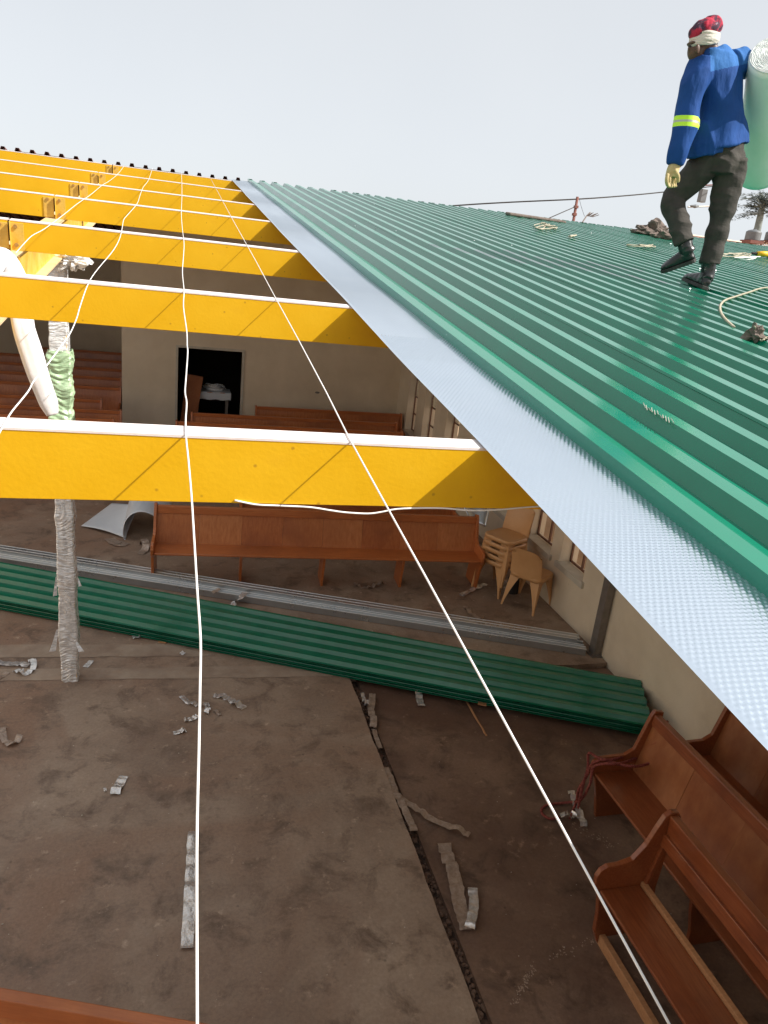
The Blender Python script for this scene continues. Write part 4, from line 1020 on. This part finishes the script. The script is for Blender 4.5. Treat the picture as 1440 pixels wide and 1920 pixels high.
# head cloth
hat = MB(); hat.sphere(J(1322,56,.0), .088, .078, .062, n=22, m=14, M=HM); hat.sphere(J(1335,48,-.0), .066, .06, .056, n=18, m=12); hat.sphere(J(1344,50,0), .034, .036, .034, n=14, m=10)
hat.sphere(J(1311,62,0), .062, .068, .05, n=18, m=12)
finish(hat, 'head_cloth', MT['hatr'], wk, voxel=.0055, smooth_it=2, wr=(.0045, (20, 20, 12)), seed=4)
q = MB()
for k, (off, tilt, rr_) in enumerate([(.0, .20, .014), (-.020, .24, .015), (.018, .12, .012), (-.036, .22, .011)]):
    c = J(1320, 71, .0)+Vector((.004, 0, off)); pts = []
    for t in np.linspace(0, 2*PI, 29): pts.append(c+Vector((.081*math.cos(t), .074*math.sin(t), .081*math.cos(t)*tilt*1.0-.004+.003*math.sin(t*3+k))))
    q.tube(pts, rr_, n=8, cap=False)
hb = finish(q, 'head_band', MT['hatw'], wk, voxel=.0045, smooth_it=2, wr=(.002, (8, 8, 60)), seed=2)
# jacket
jk = MB()
HU = Vector((-.29, 0, 1))
tr = [ellring(J(1354,276), .205, .135, HU, sideT), ellring(J(1354,256), .198, .133, HU, sideT), ellring(J(1352,222), .176, .128, (-.15,0,1), sideT), ellring(J(1350,185), .168, .122, (-.08,0,1), sideT),
      ellring(J(1351,150), .170, .115, (0,.05,1), sideT), ellring(J(1351,125), .178, .100, (.03,.1,1), sideT), ellring(J(1353,107), .160, .080, (.05,.1,1), sideT), ellring(J(1347,100), .085, .066, (-.3,.1,1), sideT), ellring(J(1340,92), .066, .062, (-.4,.1,1), sideT)]
# hem slopes: lower on the left
jk.loft(tr, 28)
jk.loft([ellring(J(1322,291), .115, .115, HU, sideT), ellring(J(1324,268), .13, .12, HU, sideT), ellring(J(1332,235), .12, .115, (0,0,1), sideT)], 22)
limb(jk, [J(1318,122,-.01), J(1302,160,-.05), J(1291,205,-.075), J(1284,245,-.085), J(1272,285,-.09), J(1266,308,-.09)], [.088,.086,.078,.075,.066,.050], 18)
limb(jk, [J(1372,122,.0), J(1388,118,.02), J(1404,122,.10), J(1432,120,.26), J(1448,122,.34)], [.092,.088,.076,.062,.05], 16)
jo = finish(jk, 'jacket', MT['jacket'], wk, voxel=.0065, smooth_it=4, wr=(.0085, (8, 8, 4.5)), seed=1)
jo.data.materials.append(MT['yoke']); jo.data.materials.append(MT['hivis']); jo.data.materials.append(MT['reflect'])
# yoke panel across the shoulders gets a paler blue; lime band round the sleeve
ya, yb = J(1310, 141), J(1400, 121)
ba, bb2 = J(1277, 229, -.09), J(1309, 240, -.09); bdir = (J(1272,285,-.09)-J(1290,205,-.08)).normalized()
bc = J(1289, 232, -.085)
for pl in jo.data.polygons:
    c = pl.center; zline = ya.z+(c.x-ya.x)/(yb.x-ya.x)*(yb.z-ya.z)
    armc = (c-bc).length < .105
    if c.z > zline and c.x > J(1313,120).x and c.x < J(1398,120).x+.02: pl.material_index = 1
    d = (c-bc).dot(bdir)
    if armc and c.y < YW-.02 and c.x < J(1309,235).x+.004:
        if abs(d) < .032: pl.material_index = 2
        if abs(d+.001) < .0075: pl.material_index = 3
col_ = MB(); pts = []
for t in np.linspace(-.5, PI+.7, 20): 
    pts.append(J(1337, 97)+Vector((.064*math.cos(t+.6), -.058*math.sin(t+.6), .028*math.cos(t+.6))))
col_.tube(pts, .017, n=8); finish(col_, 'collar', MT['yoke'], wk, voxel=.006, smooth_it=3)
# hem facing catches the light
q = MB(); pts = []
for t in np.linspace(.05*PI, .95*PI, 24):
    a_ = J(1352, 282); xx = math.cos(t); pts.append(a_+sideT*(-.19*xx)+Vector((.05, -.125*math.sin(t)-.01, .04*(-xx)*1.0+.012)))
# trousers
tr_ = MB()
tr_.loft([ellring(J(1358,255), .135, .10, (0,0,1), sideT), ellring(J(1360,282), .148, .110, (0,0,1), sideT), ellring(J(1355,312), .150, .112, (0,0,1), sideT), ellring(J(1352,328), .135, .105, (0,0,1), sideT)][::-1], 22)
limb(tr_, [J(1333,295,.02), J(1300,332,.08), J(1268,365,.14), J(1262,385,.13), J(1272,415,.06), J(1284,456,-.01)], [.102,.098,.080,.078,.070,.068], 20)
limb(tr_, [J(1370,300,.0), J(1364,345,.0), J(1353,400,.0), J(1342,445,0), J(1331,494,.0)], [.108,.098,.080,.073,.068], 20)
finish(tr_, 'trousers', MT['trouser'], wk, voxel=.0065, smooth_it=3, wr=(.0085, (6, 6, 11)), seed=7)
# boots
def boot(ank, heel, toe, name, shaft):
    b_ = MB(); ank, heel, toe, shaft = map(Vector, (ank, heel, toe, shaft))
    limb(b_, [shaft, ank, ank.lerp(heel, .45)], [.052, .049, .047], 16)
    d = (toe-heel).normalized(); L_ = (toe-heel).length; upv = (ank-heel); upv = (upv-d*upv.dot(d)).normalized(); sd_ = d.cross(upv)
    secs = []
    for (t, hw, hh, zc) in [(-.02,.024,.026,.034),(.04,.036,.04,.044),(.2,.040,.048,.052),(.42,.040,.045,.048),(.62,.046,.036,.040),(.82,.046,.029,.032),(.95,.034,.022,.026),(1.0,.018,.013,.020)]:
        secs.append((heel+d*L_*t+upv*zc, hw, hh, sd_, upv))
    b_.loft(secs, 18)
    o = finish(b_, 'boot', MT['boot'], wk, voxel=.006, smooth_it=4, wr=(.0018, (22, 22, 30)), seed=3)
    s2 = MB(); ol = []
    for (t, hw) in [(-.03,.022),(.0,.034),(.06,.041),(.25,.043),(.45,.040),(.65,.049),(.82,.050),(.95,.038),(1.02,.018)]: ol.append((t, hw))
    poly = [(t, hw) for t, hw in ol]+[(t, -hw) for t, hw in ol[::-1]]
    s2.prism(poly, -.006, .018, lambda u, v, w2: heel+d*L_*u+sd_*v+upv*w2)
    s2.build('sole', MT['sole'], o, bevel=.003)
boot(J(1285,462,.0), J(1303,489,-.03), J(1241,510,.12), 'boot', J(1284,440,.03))
fz = foot; hb_ = Vector((foot.x+.02, foot.y-.03, foot.z)); 
boot(J(1327,512,.0), rf(1320,541,.045), rf(1284,526,.050), 'boot', J(1330,485,.0))
# glove with fingers
g = MB(); wr0 = J(1267,306,-.09); 
limb(g, [wr0, J(1262,318,-.09), J(1258,332,-.09)], [.036,.040,.038], 14)
for k, (dx_, dy_, l_, r_) in enumerate([(-5,-.035,0.9,.0125),(-1,-.012,1.0,.013),(4,.010,.95,.0125),(8,.030,.8,.0115)]):
    limb(g, [J(1257+dx_*1.0,326,-.09+dy_), J(1256+dx_*1.2,338,-.10+dy_), J(1257+dx_*1.1,347*1.0+4*l_-4,-.085+dy_), J(1260+dx_*.9,350+3*l_-3,-.065+dy_)], [r_, r_, r_*.95, r_*.8], 10)
limb(g, [J(1264,318,-.12), J(1271,330,-.125), J(1271,342,-.115)], [.016,.014,.011], 10)
finish(g, 'glove', MT['glove'], wk, voxel=.0042, smooth_it=2)
g = MB(); limb(g, [J(1440,118,.28), J(1450,135,.34), J(1456,152,.36)], [.04,.04,.032], 12)
for k in range(4): limb(g, [J(1448+k*3,145,.34), J(1452+k*4,160,.35), J(1452+k*4,172,.33)], [.013,.012,.010], 8)
limb(g, [J(1446,135,.32), J(1440,150,.30)], [.015,.011], 8)
finish(g, 'glove', MT['glove'], wk, voxel=.0055, smooth_it=2)

# roll of pale green bubble wrap
c0 = aty(1457, 102, 4.64); c1 = aty(1424, 316, 5.22); ax = (c1-c0).normalized(); LR = (c1-c0).length+.05; RR = .163
ux = Vector((1, 0, 0)); ux = (ux-ax*ux.dot(ax)).normalized(); uy = ax.cross(ux)
MT['rollg'] = mat('pale_green_bubble_wrap', (.72,.84,.75), (.80,.89,.82), rough=.32, scale=7, bump=.08, bscale=120, sss=.25, spec=.5)
MT['rollend'] = mat('bubble_wrap_edge', (.66,.72,.68), (.84,.87,.85), rough=.4, scale=60, bump=.5, bscale=90, contrast=(.4,.6))
rl = empty('bubble_wrap_roll', c0); tag(rl, 'big pale green roll of bubble wrap insulation under the right arm of the person', 'roll')
q = MB(); secs = []; 
for t in np.linspace(0, 1, 26):
    r_ = RR*(1+.05*math.sin(t*PI*.9)+.012*math.sin(t*17)); secs.append((ax*LR*t, r_*(1-.06*max(0, t-.93)/.07), r_*(1-.06*max(0, t-.93)/.07), ux, uy))
q.loft(secs, 48); q.build('wound_sheet', MT['rollg'], rl, smooth=True)
q = MB(); pts = []; 
for k in range(700):
    t = k/700*2*PI*14; r_ = RR*.985*(1-k/700*.86); pts.append(ux*r_*math.cos(t)+uy*r_*math.sin(t)-ax*(.004+.004*noise.noise(Vector((t*3, 0, 0)))))
q.tube(pts, .0058, n=5); q.build('rolled_edge', MT['rollend'], rl, smooth=True)
q = MB(); q.loft([(-ax*.001, RR*.985, RR*.985, ux, uy), (ax*.01, RR*.97, RR*.97, ux, uy)], 40); q.build('rolled_face', MT['rollend'], rl)

# ------------------------------------------------------------------ things lying on the roof
def roofpts(l, n=.045): return [rf(x, y, n) for x, y in l]
o = twist(roofpts([(1470,540),(1432,540),(1405,548),(1380,556),(1360,563),(1351,572),(1351,584),(1358,596),(1368,606),(1376,613)]), .007, MT['ropet'], 'tan rope lying on the roof right of the boots', pitch=.05)
c = rf(1418, 634, .03)
sk = MB()
base = [(1393,622),(1402,632),(1416,640),(1440,642),(1450,630),(1425,612),(1408,612)]
q = MB(); bp = [rf(x, y, .036) for x, y in base]; top = rf(1411, 607, .05)+RN*.075
q.v = [tuple(p) for p in bp]+[tuple(top), tuple(top+Vector((.03, .02, -.02)))]
q.f = [(i, (i+1) % 7, 7) for i in range(7)]
bm_ = q; o = crumple('cloth_bag', rf(1414, 632, .045)+RN*.012, .052, MT['cloth'], 12, sq=(.9,.9,.78), amp=.9, fr=1.4); tag(o, 'grey brown cloth pouch on the roof near the right edge', 'pouch')
twist([rf(1415,612,.10), rf(1419,628,.05), rf(1428,638,.045), rf(1440,632,.06), rf(1450,640,.05)], .005, MT['ropet'], 'strap of the cloth pouch on the roof', n=2)
for (x, y, r_, sd_, lab, sq) in [(1222,433,.20,3,'lumpy grey sack lying near the ridge left of the person',(1.2,.8,.75)),(1243,440,.13,5,'small sack half hidden by the bent leg of the person',(1.3,.8,.6)),(1206,432,.12,8,'low folded cloth at the left foot of the sacks',(1.3,.8,.5))]:
    o = crumple('sack', rf(x, y+6, .05)+RN*.03, r_, MT['cloth'], sd_, sq=sq, amp=.8, fr=1.7); tag(o, lab, 'sack')
q = MB(); mx_ = rf(1005, 409, .05); q.box(-.5, -.08, -.02, .5, .08, .025); o = q.build('folded_tarp', MT['cloth'], bevel=.02); o.matrix_world = Matrix.Translation(mx_) @ Matrix.Rotation(.12, 4, 'Z') @ Matrix.Rotation(ALPHA, 4, 'X'); tag(o, 'long folded brown tarp on the ridge left of the far pole', 'tarp')
def tangle(cx, cy_, w_, h_, n_s, lab, m_='ropet', r=.008, seed=1):
    R_ = random.Random(seed); ps = []
    for k in range(n_s): ps.append(rf(cx+R_.uniform(-w_, w_), cy_+R_.uniform(-h_, h_), .045+R_.random()*.03))
    q = MB(); q.tube(smoothpath(ps, 6), r, n=5); o = q.build('rope_tangle', MT[m_], smooth=True); recenter(o, ps[n_s//2]); tag(o, lab, 'rope')
tangle(1022, 423, 22, 7, 18, 'pale rope tangle on the roof under the folded tarp', seed=2, r=.006)
tangle(1075, 441, 9, 3, 8, 'small rope knot on the roof below the far pole', seed=3, r=.006)
tangle(1200, 461, 32, 3, 12, 'frayed rope lying on the upper roof left of the boots', seed=4, r=.005)
tangle(1262, 440, 26, 4, 14, 'grey rope coil among the sacks at the ridge', seed=5, r=.006)
tangle(1385, 478, 38, 4, 22, 'orange and white cord tangle behind the person', seed=6, r=.005)
tangle(1400, 484, 30, 3, 12, 'thin white lead trailing right of the legs', 'cord', seed=9, r=.005)
ye = empty('angle_grinder', rf(1433, 482, .05)+RN*.03); tag(ye, 'small yellow power tool lying on the roof at the right edge', 'power tool')
q = MB(); q.tube([(-.13,0,.0),(-.02,0,.01),(.06,0,.012)], [.03,.036,.034], n=12); q.build('tool_body', MT['yellow'], ye, smooth=True)
q = MB(); q.tube([(.06,0,.012),(.12,0,.006)], [.030,.026], n=12); q.tube([(.10,0,-.01),(.10,0,-.035)], .05, n=16); q.build('tool_head', MT['darksteel'], ye)
q = MB(); q.tube([(-.13,0,0),(-.2,.02,0)], .018, n=8); q.build('handle', MT['black'], ye)
# pale scuffs scratched on one rib
q = MB(); R_ = random.Random(21)
for k in range(11):
    a_ = rf(1206+k*5.2, 757+k*2.9+R_.uniform(-3, 3), .0425); b_ = rf(1203+k*5.2+R_.uniform(4, 9), 762+k*2.9+R_.uniform(0, 5), .0425)
    q.tube([a_, b_], .0012, n=4)
tag(recenter(q.build('rib_scuffs', MT['sill']), rf(1230, 770, .042)), 'pale scuffs scratched into the paint of a roof rib', kind='stuff')
# screws and swarf glinting on the sheets
q = MB()
for k in range(26):
    ss = random.choice(PS[2:]); Xs = .952+random.randint(1, 40)*.172+.025
    if ss < shstart(Xs)+.1: continue
    q.sphere(rp(Xs, ss, .045), .007, .007, .005, n=6, m=4)
tag(q.build('roof_screws', MT['steel']), 'screw heads along the roof ribs', kind='stuff')

# ------------------------------------------------------------------ beyond the roof
def pole(x, ytop, D, r, lab, ybase=None):
    t = aty(x, ytop, D); e = empty('utility_pole', (t.x, t.y, -.3)); tag(e, lab, 'pole')
    q = MB(); q.tube([(-.02,0,0),(0,0,(t.z+.3)*.5),(.0,0,t.z+.3)], [r*1.25, r*1.1, r], n=12); q.build('shaft', MT['pole'], e, smooth=True); return e, t
e1, t1 = pole(1083, 369, 24, .045, 'dark red wooden pole rising beyond the ridge')
for (px, py) in [(1080,388),(1077,402)]:
    p = aty(px, py, 24); q = MB(); q.box(-.06,-.06,-.04,.06,.06,.04); o = q.build('pole_clamp', MT['pole'], e1); o.location = p-e1.location
e2, t2 = pole(1364, 340, 30, .10, 'utility pole with a grey box, mostly hidden by the person')
p = aty(1317, 367, 29.8); q = MB(); q.box(-.14,-.12,-.26,.14,.12,.26); o = q.build('meter_box', MT['tank'], e2, bevel=.02); o.location = p-e2.location
q = MB(); q.tube([aty(1300, 349, 30)-e2.location, aty(1362, 345, 30)-e2.location], .03, n=6); q.build('crossarm', MT['pole'], e2)
q = MB(); a_ = aty(1352, 386, 30)-e2.location; b_ = aty(1290, 388, 29.8)-e2.location; q.tube([a_, a_.lerp(b_, .5), b_], .03, n=8); q.build('lamp_arm', MT['darksteel'], e2)
q = MB(); h_ = aty(1303, 387, 29.8)-e2.location; q.tube([h_+Vector((-.22,0,0)), h_, h_+Vector((.16,0,.02))], [.03,.075,.04], n=10); q.build('lamp_head', MT['tank'], e2)
def wire(ps, D, r, lab):
    pts = smoothpath([aty(x, y, d) for (x, y), d in zip(ps, D)], 5); q = MB(); q.tube(pts, r, n=5); o = q.build('overhead_cable', MT['black'], smooth=True); recenter(o, pts[len(pts)//2]); tag(o, lab, 'cable')
wire([(700,398),(860,385),(960,379),(1080,373.5),(1160,368),(1240,360.5),(1364,346),(1460,334)], [24,24,24,24,25.5,27.5,30,34], .022, 'dark overhead cable sagging across the sky to the far poles')
wire([(1025,411),(1050,400),(1080,387)], [20,22,24], .014, 'thin stay wire running down from the far pole')
wire([(1086,372),(1090,388),(1096,406)], [24,24,24], .006, 'fine lead hanging beside the far pole')
# twig poking up behind the ridge
tp = [rf(1092, 417, .05), rf(1098, 412, .05)+RN*.06, rf(1104, 409, .05)+RN*.10]
q = MB(); q.tube(tp, .012, n=5)
for k in range(7): q.tube([tp[1]+Vector((.02*k, 0, 0)), tp[1]+Vector((.06+.03*k, 0, .05+.012*(k % 3)))], .006, n=4)
tag(recenter(q.build('dry_twig', MT['cloth']), tp[0]), 'dry twig sticking up beyond the ridge, right of the pole', 'twig')

def tank(x, ytop, ybot, D, wpx, lab):
    b = aty(x, ybot, D); t = aty(x, ytop, D); r = wpx*D/FPX/2*.93; h = t.z-b.z
    e = empty('water_tank', (b.x, b.y, b.z-.9)); tag(e, lab, 'water tank', 'grey water tanks')
    prof_ = [(r, .9),(r, .9+h*.72),(r*.97, .9+h*.8),(r*.7, .9+h*.93),(r*.3, .9+h)]
    q = MB(); n = 32
    rings = []; 
    hh = np.linspace(.9, .9+h*.74, 16)
    pr = [(r*(1+.012*math.sin(i*PI)), z) for i, z in enumerate(hh)]
    pr = []
    for i, z in enumerate(hh): pr.append((r*(1.0 if i % 2 else .985), z))
    pr += [(r*.96, .9+h*.80), (r*.72, .9+h*.92), (r*.34, .9+h), (.001, .9+h)]
    q.loft([(Vector((0,0,z)), rr_, rr_, Vector((1,0,0)), Vector((0,1,0))) for rr_, z in pr], n); q.build('tank_shell', MT['tank'], e, smooth=True)
    q = MB(); q.loft([(Vector((0,0,z)), r*.22, r*.22, Vector((1,0,0)), Vector((0,1,0))) for z in (.9+h*.98, .9+h*1.07)], 16); q.build('lid', MT['tank'], e)
    q = MB(); q.box(-r*1.05,-r*1.05,.7,r*1.05,r*1.05,.9)
    for sx in (-1,1):
        for s2 in (-1,1): q.box(sx*r*.85-.05, s2*r*.85-.05, -.6, sx*r*.85+.05, s2*r*.85+.05, .7)
    q.build('stand', MT['pole'], e)
tank(1410, 430, 451, 44, 33, 'grey water tank fully in view at the right, before the pine')
tank(1447, 432, 452, 44, 33, 'grey water tank cut by the right edge of the picture')
# house with a faded pink roof
hb0 = aty(1385, 470, 40); hs_ = empty('far_house', (hb0.x-1.2, hb0.y, hb0.z-2.4)); tag(hs_, 'distant house with a faded pink sheet roof behind the green roof', 'house')
q = MB(); q.box(-2.6,0,0,2.4,4,2.2); q.build('wall', MT['wall'], hs_)
q = MB(); q.prism([(-.35,2.15),(1.9,2.95),(4.3,2.15),(4.3,2.22),(1.9,3.03),(-.35,2.22)], -2.9, 2.7, lambda u, v, x: Vector((x, u, v))); q.build('roof', MT['pinkroof'], hs_)
q = MB(); q.prism([(1.8,3.03),(2.0,3.03),(1.95,3.09),(1.85,3.09)], -2.9, 2.7, lambda u, v, x: Vector((x, u, v))); q.build('ridge_cap', MT['wall2'], hs_)
q = MB(); q.box(-1.6,-.03,.9,-.6,0,1.9); q.build('window', MT['black'], hs_)
# pine with a bare grey trunk
def pine():
    D = 50; b = aty(1418, 440, D); t = aty(1430, 385, D)
    e = empty('pine_tree', (b.x, b.y, b.z-3)); tag(e, 'dark pine with a bare grey trunk rising behind the water tank', 'tree')
    base = b-e.location; tp_ = t-e.location
    q = MB(); q.tube([base-Vector((.4,0,3)), base, base.lerp(tp_, .6), tp_, tp_+Vector((.5,0,.8))], [.33,.27,.24,.2,.1], n=10); q.build('trunk', MT['pole2'], e, smooth=True)
    R_ = random.Random(11); br = MB(); lf = MB()
    for k in range(46):
        s0 = base.lerp(tp_, .62+.38*R_.random())+Vector((0,0,R_.random()*.9)); a = R_.uniform(0, 2*PI); L_ = R_.uniform(.7, 2.1)
        d = Vector((math.cos(a), math.sin(a), R_.uniform(-.25, .45))).normalized(); end = s0+d*L_
        br.tube([s0, s0.lerp(end, .5)+Vector((0,0,.08)), end], [.05,.035,.015], n=5)
        for m_ in range(12):
            c_ = s0.lerp(end, R_.uniform(.35, 1.08))+Vector((R_.gauss(0,.18), R_.gauss(0,.18), R_.gauss(0,.14)))
            for z in range(16):
                v = Vector((R_.gauss(0,1), R_.gauss(0,1), R_.gauss(0,1))).normalized()*R_.uniform(.10,.24); w2 = v.orthogonal().normalized()*.013
                lf.add([c_-w2, c_+w2, c_+v], [(0,1,2)])
    br.build('branches', MT['pole2'], e); o = lf.build('crown', MT['needle'], e)
MT['pole2'] = mat('grey_bark', (.17,.19,.18), (.24,.26,.25), rough=.9, scale=6)
MT['needle'] = mat('pine_needles', (.03,.04,.03), (.055,.07,.05), rough=.8, scale=3)
pine()
# scrub on the rise
R_ = random.Random(5); 
for k, (px, py) in enumerate([(1420,470),(1432,474),(1440,468)]):
    p = aty(px, py+3, 43); e = MB()
    for m_ in range(500):
        c_ = p+Vector((R_.gauss(0,.25), R_.gauss(0,.25), abs(R_.gauss(0,.2)))); v = Vector((R_.gauss(0,1), R_.gauss(0,1), R_.gauss(0,1))).normalized()*.09; w2 = v.orthogonal().normalized()*.03
        e.add([c_-w2, c_+w2, c_+v], [(0,1,2)])
    o = recenter(e.build('dry_bush', MT['bush'] if 'bush' in MT else MT['soil']), p); tag(o, ['dry reddish bush left on the yellow rise','dry reddish bush in the middle of the yellow rise','dry reddish bush at the right edge on the yellow rise'][k], 'bush')
